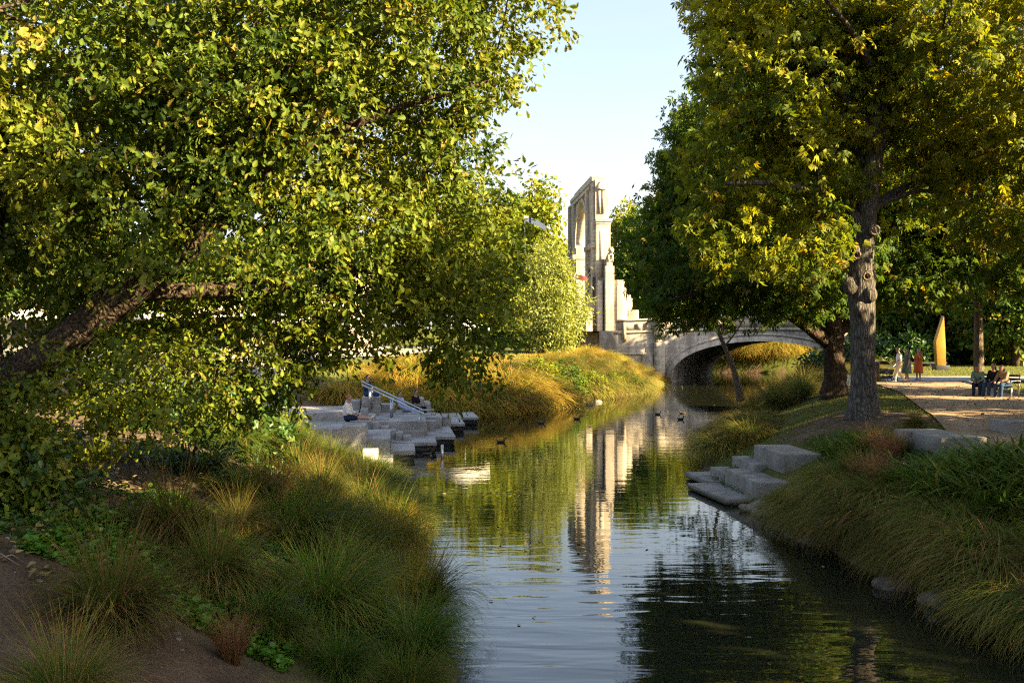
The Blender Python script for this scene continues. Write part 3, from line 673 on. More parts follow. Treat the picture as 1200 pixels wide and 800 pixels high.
def crown(blobs, ntips, per, tmpl, size, twig=.5, droop=.2, seed=0, hole=(.55, .0), fill=.35, rndbias=0.0, scatter=.12, clip=None, updir=.5):
    """blobs: [(centre, radii, weight)], returns mesh builder, per face rnd, tip list"""
    r = np.random.default_rng(seed)
    W = np.array([b[2] * np.prod(b[1]) ** (2 / 3) for b in blobs]); W = W / W.sum()
    tips = []; outs = []
    cnt = r.multinomial(int(ntips * 1.9), W)
    for b, c in zip(blobs, cnt):
        d = unit(r.normal(0, 1, (c, 3))); rad = np.where(r.random(c) < fill, r.random(c) ** .5, .78 + .22 * r.random(c))
        rad = rad * (1 + .13 * nz(d * 2.2 + np.array(b[0]), 1.0))
        p = np.array(b[0]) + d * rad[:, None] * np.array(b[1]); tips.append(p); outs.append(unit(d / np.array(b[1])))
    P = np.vstack(tips); O = np.vstack(outs)
    keep = nz(P, hole[0] * 2) + r.normal(0, .25, len(P)) > hole[1] - .35
    if clip is not None: keep &= clip(P)
    P = P[keep]; O = O[keep]
    if len(P) > ntips: s = r.permutation(len(P))[:ntips]; P = P[s]; O = O[s]
    n = len(P)
    D = unit(O * .8 + r.normal(0, .45, (n, 3)) + np.array([0, 0, -droop]))
    t = r.random((n, per)) ; L = twig * (.6 + .8 * r.random((n, 1)))
    Q = P[:, None, :] + D[:, None, :] * (t * L)[:, :, None] + r.normal(0, scatter, (n, per, 3)) * np.array([1, 1, .6])
    side = unit(r.normal(0, 1, (n, per, 3)))
    A = unit(D[:, None, :] * .6 + side * .9 + np.array([0, 0, -.25 - droop]))
    Nn = unit(np.array([0, 0, updir]) + O[:, None, :] * .45 + r.normal(0, .5, (n, per, 3)))
    S = size * (.45 + .85 * r.random((n, per)))
    tr = .5 + .22 * r.normal(0, 1, n)       # a twig's leaves share a shade
    rnd = np.clip(tr[:, None] + .22 * r.normal(0, 1, (n, per)) + rndbias, 0, 1)
    mb = MB(); store = []
    leaves(mb, Q.reshape(-1, 3), A.reshape(-1, 3), Nn.reshape(-1, 3), S.reshape(-1), tmpl, rnd.reshape(-1), store)
    return mb, np.concatenate(store), P, D
def limbs(mb, polys, rough=.05):
    pts = []
    for (p, r0, r1, sides) in polys:
        n = max(6, len(p) * 4); q = spline(p, n); rr = np.linspace(r0, r1, n) ** 1.0
        w = nz(q, 1.3)[:, None] * np.array([[.05, .04, .0]]) * (np.linspace(0, 1, n)[:, None]); q = q + w
        mb.tube(q, rr, sides, rough, cap=True); pts.append((q, rr))
    return pts
def branch_to(mb, skel, P, k, seed, r=.03, sag=.3, twigs=None):
    """branches from the nearest lower skeleton point to a sample of tips"""
    rr = np.random.default_rng(seed); allp = np.vstack([s[0] for s in skel]); allr = np.concatenate([s[1] for s in skel])
    sel = rr.permutation(len(P))[:k]
    for i in sel:
        t = P[i]; d = np.linalg.norm(allp - t, axis=1) + np.where(allp[:, 2] > t[2] + .3, 2.5, 0) + rr.random(len(allp)) * .8
        j = int(np.argmin(d)); a = allp[j]; L_ = np.linalg.norm(t - a)
        if L_ < .2: continue
        m1 = a + (t - a) * .33 + rr.normal(0, .09, 3) * L_ + np.array([0, 0, sag * .3 * L_]); m2 = a + (t - a) * .68 + rr.normal(0, .08, 3) * L_ + np.array([0, 0, sag * .22 * L_])
        q = spline([a, m1, m2, t], 8); rad = np.linspace(min(allr[j] * .6, r * (1 + L_ * .35)), .008, 8)
        mb.tube(q, rad, 5, 0, cap=False)
        allp = np.vstack([allp, q[2:]]); allr = np.concatenate([allr, rad[2:]])
def flare(p, r, h=.9, amt=1.6):
    return p
def make_tree(name, label, cat, base, trunk, tr, limb, blobs, ntips, per, tmpl, size, bark, leafm, nb=120, group=None, seed=1, br=.035, tsides=16, trough=.05, **kw):
    e = empty(name, base); tag(e, label, cat, group)
    tb = MB(); b = np.array(base, float)
    q = spline(trunk, 40); ln = np.linspace(0, 1, 40); rad = np.interp(ln, np.linspace(0, 1, len(tr)), tr)
    tb.tube(q - b, rad, tsides, trough); sk = [(q - b, rad)]
    sk += limbs(tb, [(np.array(p, float) - b, r0, r1, 9) for p, r0, r1 in limb])
    cb, rnd, P, D = crown([(np.array(c, float) - b, rr, w) for c, rr, w in blobs], ntips, per, tmpl, size, seed=seed, **kw)
    branch_to(tb, sk[1:] if len(sk) > 1 else sk, P, nb, seed, br)
    to = tb.build('trunk', bark, e, smooth=True)
    co = cb.build('crown', leafm, e, attrs={'rnd': ('FACE', rnd)})
    return e

# ---------------- the big oak leaning over the left bank
oak = make_tree('oak_tree', 'huge leafy oak with leaning dark trunk filling the left side over the bank', 'tree', (-9.2, 12.5, 2.2),
    [(-9.2, 12.5, 1.9), (-8.2, 12.4, 2.7), (-6.3, 12.3, 3.45), (-5.1, 12.2, 4.3), (-4.1, 12.0, 5.0), (-3.0, 12.3, 6.3), (-2.4, 12.8, 8.5)], [.48, .34, .25, .21, .18, .13, .07],
    [([(-8.4, 12.4, 2.6), (-9, 12.4, 5), (-8.6, 13, 8), (-8, 14, 11)], .3, .07), ([(-6.4, 12.3, 3.4), (-6.6, 12.6, 5.2), (-6.2, 13, 7.5), (-5.6, 13.5, 10)], .14, .04),
     ([(-4.6, 12.1, 4.6), (-3.2, 12.9, 4.7), (-2.0, 13.6, 5.0), (-.9, 14.2, 5.2)], .12, .03), ([(-4.1, 12, 5), (-4.2, 13, 7), (-3.6, 14, 9)], .13, .03),
     ([(-3.2, 12.3, 6.1), (-1.6, 12.6, 6.9), (-.3, 13, 7.4)], .08, .02), ([(-7, 12.3, 3.1), (-5.8, 14, 4.0), (-4.8, 15.5, 4.3), (-3.4, 16.2, 4.4)], .12, .03),
     ([(-7.5, 12.3, 3), (-6.9, 11, 4.5), (-6, 10, 6), (-5, 9.5, 7.5)], .14, .03), ([(-6.9, 12.3, 3.2), (-6.6, 11.2, 3.6), (-6.2, 10.6, 3.3), (-5.7, 10.2, 2.7)], .07, .02)],
    [((-3.9, 10.9, 5.9), (1.5, 1.0, 1.2), 1.2), ((-2.9, 11.0, 6.9), (1.2, .8, .9), 1.3), ((-2.0, 11.6, 7.5), (1.0, .7, .7), 1.3), ((-5.6, 10.6, 6.6), (1.4, 1.0, 1.3), 1), ((-2.6, 11.3, 6.6), (1.1, .9, .9), 1), ((-4.3, 13.4, 3.55), (1.4, 1.4, .6), 1), ((-6.6, 13, 3.0), (1.5, 1.2, .8), 1), ((-7.5, 17.5, 8.5), (5, 2, 5), 1), ((-3.6, 16.8, 8.8), (3, 1.6, 3.2), 1), ((-8, 13, 9), (3.6, 3.2, 3.6), 1), ((-5, 12.5, 8.6), (3, 2.8, 3), 1), ((-2.6, 13, 8.2), (2.5, 2.5, 2.4), 1.1), ((-.8, 13.4, 8.95), (1.38, 1.9, 1.85), 1.1), ((-1.7, 13, 9.8), (2.1, 2, 1.6), 1),
     ((-2.6, 13, 5.9), (1.9, 2, 1.5), 1.1), ((-1.1, 14, 6.1), (1.1, 1.6, .85), 1.1), ((-.75, 14.2, 4.6), (.7, 1.2, .9), 1.1), ((-.95, 14.4, 5.35), (.95, 1.3, .85), 1.1), ((-.6, 14.2, 3.75), (.38, .8, .5), 1.2),
     ((-5.4, 13.4, 5.8), (2.4, 2.3, 1.6), 1), ((-8, 13, 5.4), (2.4, 2.6, 1.9), 1), ((-1.9, 13.8, 4.75), (1.1, 1.3, .8), 1.1), ((-3.4, 14.2, 4.6), (1.1, 1.4, .75), .8), ((-2.9, 13, 4.1), (.5, 1, .55), .9),
     ((-6.1, 10.6, 2.6), (1.15, 1.2, .85), 1.3), ((-5.3, 10.9, 1.95), (.75, 1.0, .8), 1.3), ((-7.0, 11, 3.1), (1.2, 1.2, 1.0), 1.2), ((-4.4, 11.6, 3.35), (.9, 1.1, .55), 1), ((-5.0, 11.4, 3.0), (.9, 1.1, .6), .8)],
    11000, 24, T_oak(), .092, M['oak_bark'], M['oak_leaf'], nb=850, seed=11, br=.02, twig=.36, droop=.12, hole=(.62, -.03), fill=.42, scatter=.075, trough=.06)

# ---------------- tall chestnut on the right lawn
cx, cy = 9.95, 28.2
def C(px, py, D): return atD(px, py, D)
ches = make_tree('chestnut_tree', 'tall chestnut with straight grey trunk and turning yellow leaves on the riverside lawn', 'tree', (cx, cy, 1.85),
    [(cx, cy, 1.75), (cx, cy, 2.3), C(1012, 440, 28.2), C(1011, 380, 28.2), C(1009, 330, 28.2), C(1012, 290, 28.2), C(1016, 240, 28.2), C(1023, 190, 28.2), C(1028, 140, 28.2), C(1030, 60, 28.2), C(1020, -60, 28.2)], [.60, .40, .34, .33, .38, .30, .29, .25, .22, .15, .08],
    [(np.array([C(1014, 270, 28.2), C(985, 235, 28), C(955, 225, 27.5), C(905, 215, 27), C(850, 215, 26.5)]), .17, .05),
     (np.array([C(1022, 190, 28.2), C(1050, 130, 28), C(1082, 75, 27.5), C(1120, 40, 27)]), .16, .05), (np.array([C(1026, 165, 28.2), C(985, 110, 28.5), C(930, 60, 28.6), C(870, 30, 28.6)]), .16, .04),
     (np.array([C(1014, 250, 28.2), C(1050, 225, 29), C(1100, 205, 30), C(1150, 190, 31)]), .15, .04), (np.array([C(1020, 210, 28.2), C(1000, 170, 29), C(960, 130, 30.5), C(905, 110, 31.5)]), .14, .04),
     (np.array([C(1030, 100, 28.2), C(1000, 40, 26.5), C(960, -10, 25)]), .12, .04)],
    [((10.5, 28, 17), (6.4, 6, 5), 1), ((8.1, 28, 14.2), (3.0, 3.4, 2.1), 1), ((6.5, 28, 13.8), (1.25, 2.2, 1.4), 1), ((8.2, 27.5, 11.4), (3.0, 3.0, 1.8), 1), ((13.6, 28, 12), (3.6, 3.6, 3.2), 1), ((11.5, 26, 12.2), (3, 2.2, 2.0), .9),
     ((7.6, 28, 9.2), (2.6, 2.6, 1.6), 1), ((11, 31, 10.5), (4, 2.5, 3), .9), ((15, 29, 9), (3, 3, 2.2), 1), ((7.0, 27.5, 7.3), (2.2, 2.2, 1.1), .8)],
    5600, 11, T_palm(), .23, M['chestnut_bark'], M['chestnut_leaf'], nb=420, seed=21, br=.03, twig=.6, droop=.35, hole=(.35, -.02), fill=.26, scatter=.16, tsides=22, trough=.055)
# burr and pruning scars on the trunk
kn = empty('x', (0, 0, 0)); bpy.data.objects.remove(kn)
for (px, py, r, dx) in ((1024, 270, .15, .0), (1003, 292, .12, -.1), (1018, 322, .13, 0), (996, 335, .22, -.1), (1020, 345, .2, .02), (1008, 362, .18, 0)):
    p = np.array(C(px, py, 27.86)) - np.array([cx, cy, 1.85])
    MB().ball(p, (r, r * .6, r * 1.15), 12, 8).build('burr', M['chestnut_bark'], ches, smooth=True)
for (px, py, r) in ((1024, 270, .13), (1003, 299, .10), (1015, 324, .10)):
    p = np.array(C(px, py, 27.75)) - np.array([cx, cy, 1.85]); a = np.linspace(0, 2 * PI, 15)
    MB().tube(np.stack([p[0] + r * np.cos(a), p[1] - .06 + 0 * a, p[2] + r * np.sin(a)], -1), .035, 6, cap=False).build('pruning_scar', M['thin_bark'], ches, smooth=True)

# ---------------- spreading tree behind it with low limbs over the water
bx, by = 12.9, 39.8
tree2 = make_tree('spreading_tree', 'broad dark tree with short thick forked trunk and low limbs hanging over the river', 'tree', (bx, by, 1.85),
    [(bx, by, 1.7), (bx, by, 2.3), C(978, 425, 39.8), C(976, 395, 39.8), C(975, 375, 39.8)], [.66, .46, .41, .41, .36],
    [(np.array([C(970, 402, 39.8), C(935, 375, 39), C(900, 352, 38), C(860, 325, 37), C(800, 300, 36)]), .27, .07), (np.array([C(972, 388, 39.8), C(945, 355, 40), C(925, 320, 40.5), C(905, 270, 41)]), .24, .07),
     (np.array([C(976, 380, 39.8), C(970, 340, 40), C(965, 290, 40), C(950, 230, 40)]), .26, .08), (np.array([C(982, 392, 39.8), C(1000, 370, 40), C(1020, 340, 41), C(1050, 300, 42)]), .22, .07),
     (np.array([C(970, 385, 39.8), C(990, 355, 41), C(1005, 310, 43)]), .2, .07), (np.array([C(880, 338, 37.6), C(840, 340, 35.5), C(790, 350, 34.5)]), .1, .04)],
    [((9.5, 39, 9.4), (3.6, 4, 2.6), 1), ((7.7, 38, 8.3), (2.3, 3.2, 2.0), 1), ((5.7, 37.5, 7.0), (1.4, 2.2, 1.1), 1.1), ((7.4, 37, 6.5), (2.4, 2.6, 1.3), 1), ((9.9, 37, 6.4), (1.9, 2.4, 1.1), .8), ((7.5, 39, 10.6), (1.7, 2.4, 1.6), 1), ((12.5, 40, 11.5), (4.5, 4, 3.5), 1),
     ((9, 40, 12.6), (2.8, 3, 2), 1), ((15.5, 41, 8.5), (3.8, 4, 2.8), 1), ((6.1, 36.6, 5.5), (.9, 1.3, .75), .9), ((8.3, 36.8, 5.6), (2.2, 2, .8), .9), ((10.8, 37.5, 5.9), (1.7, 2, .8), .7), ((11.5, 38, 7.0), (2.0, 2.5, 1.2), .7), ((16.5, 40, 6.6), (2.2, 2.5, 1.2), .7)],
    4600, 11, T_palm(), .27, M['dark_bark'], M['green_leaf'], nb=360, seed=31, br=.035, twig=.6, droop=.35, hole=(.4, -.15), fill=.3, scatter=.18, tsides=18, trough=.07)

# ---------------- slim leaning trunk by the bridge
lt = make_tree('leaning_young_tree', 'slender leaning young tree standing in the tussocks in front of the bridge opening', 'tree', atD(874, 468, 50)[:2] + (.4,),
    [atD(868, 470, 50), atD(862, 440, 50), atD(853, 415, 50), atD(841, 385, 50), atD(836, 350, 50)], [.22, .15, .12, .09, .05],
    [(np.array([atD(846, 395, 50), atD(830, 370, 50), atD(815, 340, 50)]), .05, .02), (np.array([atD(850, 405, 50), atD(868, 380, 50), atD(880, 350, 50)]), .05, .02)],
    [(atD(830, 360, 50), (1.6, 1.6, .9), 1), (atD(850, 345, 50), (1.8, 1.6, .8), 1)], 90, 10, T_oval(), .26, M['thin_bark'], M['green_leaf'], nb=20, seed=41, twig=.5)
# pole tree beside the bench
pt = make_tree('pole_tree', 'straight slim tree with pale lit bark rising between the path edge and the bench', 'tree', (20.9, 44.6, 1.88),
    [(20.9, 44.6, 1.8), (20.9, 44.6, 4), (20.85, 44.6, 6.5), (20.8, 44.6, 9), (20.9, 44.6, 13)], [.24, .19, .18, .15, .06],
    [([(20.85, 44.6, 5.8), (19.6, 44, 7), (18.4, 43, 8.2)], .08, .03), ([(20.85, 44.6, 6.2), (22.5, 44, 7.4), (24, 43.6, 8.6)], .08, .03), ([(20.8, 44.6, 7.5), (20, 46, 9.5), (19, 47, 11)], .08, .03), ([(20.8, 44.6, 8), (22, 45, 10), (23.4, 45.6, 12)], .08, .03)],
    [((20.5, 44.5, 11), (5, 4.4, 4), 1), ((18.3, 43.4, 8.2), (2.6, 2.6, 1.6), 1), ((23.5, 43.6, 8.2), (3, 2.8, 1.9), 1), ((21, 44, 7.6), (2.4, 2.2, 1.0), .8)],
    2100, 10, T_palm(), .30, M['thin_bark'], M['green_leaf'], nb=150, seed=51, twig=.6, droop=.3, hole=(.4, -.2), fill=.35, scatter=.18)
tag(pt, group=None)

# ---------------- generic background trees, one mesh per kind, copied
def bgtree(name, label, h, w, tmpl, size, leafm, seed, ntips, per, nblob=9, low=.25, bark=None, fill=.3):
    r = np.random.default_rng(seed); bl = []
    for i in range(nblob):
        a = r.random() * 6.28; t = low + (1 - low) * (i + .5) / nblob; wr = w * math.sin(PI * min(.97, (t - low) / (1 - low) * .8 + .2)) * .55
        rr = w * (.34 + .16 * r.random())
        bl.append(((wr * math.cos(a), wr * math.sin(a), h * t), (rr, rr, rr * .8), 1))
    bl.append(((0, 0, h * (low + .3)), (w * .7, w * .7, h * .26), 1)); bl.append(((0, 0, h * .82), (w * .45, w * .45, h * .16), 1))
    lm = [([(0, 0, h * low * .8), (.4 * math.cos(a) * w * .4, .4 * math.sin(a) * w * .4, h * (low + .2)), (.7 * math.cos(a) * w, .7 * math.sin(a) * w, h * (low + .45))], .012 * h, .03) for a in (0.3, 1.6, 2.9, 4.1, 5.3)]
    return make_tree(name, label, 'tree', (0, 0, 0), [(0, 0, -.4), (0, 0, h * .2), (.1, .1, h * .5), (0, 0, h * .85)], [.028 * h, .02 * h, .015 * h, .05], lm, bl, ntips, per, tmpl, size, bark or M['dark_bark'], leafm, nb=60, seed=seed, twig=.9, droop=.2, hole=(.25, -.25), fill=fill, scatter=.3, br=.05)
TG = bgtree('park_tree', 'dark green park tree', 15, 6.2, T_oval(.34), .5, M['green_leaf'], 61, 1500, 9)
TY = bgtree('golden_tree', 'bright yellow green tree', 13, 5.5, T_oval(.34), .46, M['gold_leaf'], 62, 1500, 9, low=.12)
TW = bgtree('olive_tree', 'soft olive green bushy tree', 8, 3.4, T_quad(.17), .34, M['olive_leaf'], 63, 1300, 14, low=.06)
usedT = set()
def put(T, x, y, z, s, label, group=None, rz=None):
    if T.name in usedT: o = copy_tree(T)
    else: o = T; usedT.add(T.name)
    o.location = (x, y, z); o.scale = (s, s, s) if not hasattr(s, '__len__') else s; o.rotation_euler = (0, 0, random.random() * 6.28 if rz is None else rz)
    o['label'] = label
    if group: o['group'] = group
    return o
def P(px, D): return (px - 600) / F * D
gl = 'trees behind the left bank'
put(TY, P(630, 128), 128, 4.6, (1.2, 1.2, 1.38), 'tall bright yellow green tree rising behind the flagpole left of the arch', gl)
put(TY, P(596, 108), 108, 4, 1.0, 'yellow green tree half hidden behind the right edge of the oak', gl)
put(TW, P(638, 88), 88, 3.0, (1.1, 1.1, 1.12), 'round olive green tree with soft fine foliage right before the left foot of the arch')
put(TY, P(560, 125), 125, 4.6, 1.25, 'large sunlit tree seen through gaps in the oak above the terraces', gl)
put(TY, P(735, 155), 155, 4.6, (1.0, 1.0, 1.45), 'sunlit tree filling the gap between the arch and the big right hand trees', gl)
put(TG, P(765, 150), 150, 4.6, 1.15, 'dark green tree rising above the bridge wall right of the arch', gl)
put(TY, P(800, 140), 140, 4.6, .95, 'low sunlit tree behind the bridge parapet, mostly behind hanging foliage', gl)
put(TG, P(480, 135), 135, 4.6, 1.3, 'broad tree behind the terraces, seen through the middle of the oak', gl)
put(TG, P(380, 140), 140, 4.6, 1.2, 'tree beyond the street glimpsed through the oak foliage above the seated couple', gl)
put(TG, P(95, 64), 64, 3.2, .62, 'dark street tree at the far left behind the oak trunk', gl)
put(TG, P(215, 66), 66, 3.2, .6, 'dark street tree behind the middle of the oak foliage', gl)
put(TG, P(-10, 60), 60, 3.2, .6, 'dark street tree at the extreme left edge behind the oak', gl)
put(TY, P(320, 72), 72, 3.2, .62, 'sunlit street tree behind the oak above the terraces', gl)
gr_ = 'trees closing the view on the right'
tg = 'dense dark green trees standing together behind the sculpture and the ramp, hard to tell apart'
for (px, D, s, T) in ((880, 165, 1.2, TG), (940, 160, 1.2, TG), (1010, 158, 1.25, TG), (1060, 104, .95, TG), (1037, 90, .62, TG), (1066, 89, .86, TG), (1088, 93, .6, TG), (1105, 102, 1.0, TG), (1150, 100, 1.0, TG), (1200, 108, 1.15, TG), (1255, 100, 1.2, TG), (1190, 84, .95, TG)):
    put(T, P(px, D), D, tzf(P(px, D), D) - .1, s, tg, gr_)
put(TY, P(1185, 88), 88, 1.9, (1.0, 1.0, 1.15), 'backlit yellow green tree glowing between the pole tree and the right edge', gr_)
put(TY, P(1290, 50), 50, 1.9, (.8, .8, 1.0), 'yellow green tree at the right edge behind the bench', gr_)
# trees on the west bank nearer than the picture's right edge, whose crowns shade the river banks
gs = 'riverside trees on the right bank just beyond the right edge of the view, shading both banks'
for (x, y, s) in ((13.6, 1.0, (.74, .74, .88)), (19, 4.5, .86), (18.5, 13, .78), (22, 19.5, .74), (20, -6, .9), (26, 27, .78), (28.5, 36, .72)):
    put(TG, x, y, tzf(x, y) - .1, s, 'riverside tree beyond the right edge of the view that shades the banks', gs)
# ================================================================== GRASSES AND PLANTS
def blades(n, r0, l, w, th0, th1, K=6, seed=0, spread=None, up=1.0, lvar=.35, droopexp=1.3, base=None):
    r = np.random.default_rng(seed)
    az = r.random(n) * 2 * PI; rb = r0 * np.sqrt(r.random(n))
    Ln = l * (1 - lvar + 2 * lvar * r.random(n)) * .9
    a0 = th0[0] + (th0[1] - th0[0]) * r.random(n); a1 = th1[0] + (th1[1] - th1[0]) * r.random(n)
    t = np.linspace(0, 1, K)
    ang = a0[:, None] + (a1 - a0)[:, None] * t[None, :] ** droopexp
    seg = Ln[:, None] / (K - 1)
    dr = np.cumsum(np.sin(ang) * seg, 1) - np.sin(ang[:, :1]) * seg; dz = np.cumsum(np.cos(ang) * seg, 1) - np.cos(ang[:, :1]) * seg
    azb = az + r.normal(0, .5, n)
    bx_ = rb * np.cos(azb); by_ = rb * np.sin(azb); bz_ = np.zeros(n)
    if base is not None: bx_, by_, bz_ = base[:, 0], base[:, 1], base[:, 2]
    az2 = az[:, None] + r.normal(0, .25, n)[:, None] * t[None, :] * 1.5
    cxp = bx_[:, None] + np.cos(az2) * dr; cyp = by_[:, None] + np.sin(az2) * dr; czp = bz_[:, None] + dz
    C_ = np.stack([cxp, cyp, czp], -1)
    tw = r.normal(0, .5, n)
    side = np.stack([-np.sin(az + tw), np.cos(az + tw), np.zeros(n)], -1)[:, None, :]
    wd = (w * (.7 + .6 * r.random(n)))[:, None] * (np.clip(t * 6 + .5, 0, 1) * (1 - t ** 2.2 * .93))[None, :]
    V = np.stack([C_ - side * wd[:, :, None] / 2, C_ + side * wd[:, :, None] / 2], 2)   # n,K,2,3
    k = np.arange(K - 1) * 2; f = np.stack([k, k + 1, k + 3, k + 2], -1)
    Fc = (np.arange(n)[:, None, None] * (2 * K) + f[None]).reshape(-1, 4)
    tt = np.repeat(np.tile(t, n), 2); rn = np.repeat(r.random(n), 2 * K)
    return V.reshape(-1, 3), Fc, tt, rn
def blade_obj(name, parts, mat, parent=None):
    mb = MB(); T = []; Rn = []
    for V, Fc, t, rn in parts: mb.add(V, [Fc]); T.append(t); Rn.append(rn)
    return mb.build(name, mat, parent, attrs={'t': ('POINT', np.concatenate(T)), 'rnd': ('POINT', np.concatenate(Rn))})
def tussock_mesh(name, mat, n, l, w, seed, dome=1.0, heads=0):
    P_ = [blades(int(n * .62), .16, l, w, (.05, .6), (1.3 * dome, 2.5 * dome), 7, seed), blades(int(n * .3), .2, l * .8, w, (.3, .9), (2.0, 2.9), 6, seed + 1), blades(int(n * .12), .12, l * 1.1, w, (.0, .25), (.3, 1.0), 5, seed + 2)]
    if heads: P_.append(blades(heads, .15, l * 1.45, w * .8, (.0, .35), (.3, .9), 6, seed + 3))
    return blade_obj(name, P_, mat)
PROT = {}
def proto(key, fn):
    if key not in PROT: PROT[key] = [fn(key, s) for s in (1, 2, 3)]
    return PROT[key]
USED = set(); 
def plant(kind, x, y, s, label, cat='tussock', group=None, z=None, rz=None, sz=1.0, tilt=None):
    ps = proto(kind, KINDS[kind][1]); o = ps[random.randrange(3)]
    if o.name in USED: o = o.copy(); COL.objects.link(o)
    USED.add(o.name)
    if z is None: z = tzf(x, y) - .03
    o.location = (x, y, z); o.scale = (s, s, s * sz); o.rotation_euler = (tilt[0] if tilt else 0, tilt[1] if tilt else 0, random.random() * 6.28 if rz is None else rz)
    tag(o, label, cat, group); return o
KINDS = {
 'green_tussock': (0, lambda k, s: blade_obj('green_tussock', [blades(1150, .2, 1.25, .012, (.1, .8), (1.3, 2.5), 7, 100 + s), blades(500, .22, .9, .012, (.3, 1.1), (1.8, 2.8), 6, 110 + s), blades(130, .12, 1.25, .009, (.0, .4), (.4, 1.3), 6, 115 + s)], M['green_blade'])),
 'arching_tussock': (0, lambda k, s: tussock_mesh('arching_tussock', M['brown_blade'], 1900, 1.5, .013, 120 + s, 1.0)),
 'weeping_tussock': (0, lambda k, s: blade_obj('weeping_tussock', [blades(1700, .22, 1.75, .0135, (.08, .75), (2.1, 3.0), 8, 230 + s, droopexp=1.05), blades(500, .22, 1.2, .013, (.05, .5), (1.3, 2.4), 7, 240 + s)], M['brown_blade'])),
 'golden_tussock': (0, lambda k, s: blade_obj('golden_tussock', [blades(1100, .3, 1.6, .024, (.25, .95), (1.9, 2.9), 7, 140 + s, droopexp=.85), blades(350, .25, 1.15, .022, (.05, .6), (1.2, 2.3), 6, 150 + s)], M['gold_blade'])),
 'far_tussock': (0, lambda k, s: blade_obj('far_tussock', [blades(1100, .3, 1.6, .022, (.2, .9), (1.8, 2.9), 7, 160 + s, droopexp=.85), blades(350, .25, 1.15, .02, (.05, .6), (1.2, 2.3), 6, 170 + s)], M['brown_blade'])),
 'rusty_tussock': (0, lambda k, s: blade_obj('rusty_tussock', [blades(500, .12, .95, .008, (.0, .35), (.3, 1.3), 5, 180 + s)], M['rust_blade'])),
 'tall_reed': (0, lambda k, s: blade_obj('tall_reed', [blades(420, .4, 1.25, .008, (.0, .25), (.2, .9), 5, 190 + s)], M['gold_blade'])),
 'strap_leaf_plant': (0, lambda k, s: blade_obj('strap_leaf_plant', [blades(120, .10, .75, .045, (.1, .8), (1.1, 2.2), 6, 200 + s)], M['strap_blade'])),
 'bright_sedge': (0, lambda k, s: blade_obj('bright_sedge', [blades(900, .15, .7, .012, (.1, .9), (1.0, 2.0), 5, 210 + s)], M['strap_blade'])),
}
def scatter(kind, zone, n, smin, smax, label, cat, group, seed=0, sz=1.0, mind=.5):
    """zone: (ymin, ymax, f(y)->(x0,x1))"""
    rr = random.Random(seed); pts = []; tries = 0
    while len(pts) < n and tries < 6000:
        tries += 1; y = rr.uniform(zone[0], zone[1]); x0, x1 = zone[2](y); x = rr.uniform(x0, x1)
        if kind_free(x, y) and all((x - a) ** 2 + (y - b) ** 2 > mind ** 2 for a, b in pts): pts.append((x, y))
    for x, y in pts: plant(kind, x, y, rr.uniform(smin, smax), label, cat, group, sz=sz)
def kind_free(x, y): return not (x < -8.9 and 11 < y < 13.5)
XL_ = lambda y: float(I(y, XLP)); XR_ = lambda y: float(I(y, XRP))
# left bank, near: green tussocks from the waterline up the slope
scatter('green_tussock', (9.5, 24, lambda y: (XL_(y) - 2.2, XL_(y) - .25)), 34, .42, .95, 'fine green grass tussock in the dense mass along the left waterline', 'tussock', 'green tussocks along the left waterline', 1, mind=.62)
scatter('arching_tussock', (12, 24, lambda y: (XL_(y) - 2.9, XL_(y) - 1.2)), 10, .42, .62, 'brown tipped tussock on the middle of the left slope among green ones', 'tussock', 'brown tipped tussocks on the left slope', 2, mind=.9)
scatter('green_tussock', (19, 31, lambda y: (XL_(y) - 3.9, XL_(y) - .2)), 26, .65, 1.0, 'green tussock on the left bank between the oak and the stone terraces', 'tussock', 'green tussocks below the stone terraces', 3, mind=.9)
for px, py, z, s, lab in ((130, 720, 1.75, .62, 'arching brown green tussock alone on the bare soil at the far left'), (75, 760, 1.9, .5, 'dark low tussock on the bare soil at the bottom left corner'), (205, 660, 1.5, .62, 'sunlit yellow green tussock at the edge of the bare soil under the oak'), (250, 690, 1.4, .6, 'brown based tussock sliding down beside the bare soil')):
    x, y, _ = at(px, py, z); plant('arching_tussock', x, y, s, lab)
for px, py, z, s, lab in ((340, 610, 1.5, .9, 'vivid green sedge clump beside the rusty red dry grass'), (420, 720, .8, .8, 'vivid green sedge clump low on the left bank near the water'), (300, 745, 1.0, .8, 'vivid green sedge clump near the bottom of the left bank'), (385, 655, 1.0, .8, 'vivid green sedge clump halfway along the left bank'), (240, 560, 1.8, 1.0, 'green sedge clump under the hanging oak branches')):
    x, y, _ = at(px, py, z); plant('bright_sedge', x, y, s, lab, 'sedge')
for px, py, z, s, lab in ((318, 590, 1.5, 1.0, 'rusty red dry grass clump standing among the green tussocks'), (272, 770, 1.2, .55, 'small rust brown dry clump at the bottom of the left bank')):
    x, y, _ = at(px, py, z); plant('rusty_tussock', x, y, s, lab, 'grass clump')
scatter('tall_reed', (13.5, 19, lambda y: (XL_(y) - .9, XL_(y) - .2)), 7, .6, .8, 'pale upright seed stalks rising from the tussocks at the left waterline', 'reed', 'pale seed stalks at the left waterline', 5, mind=.5)
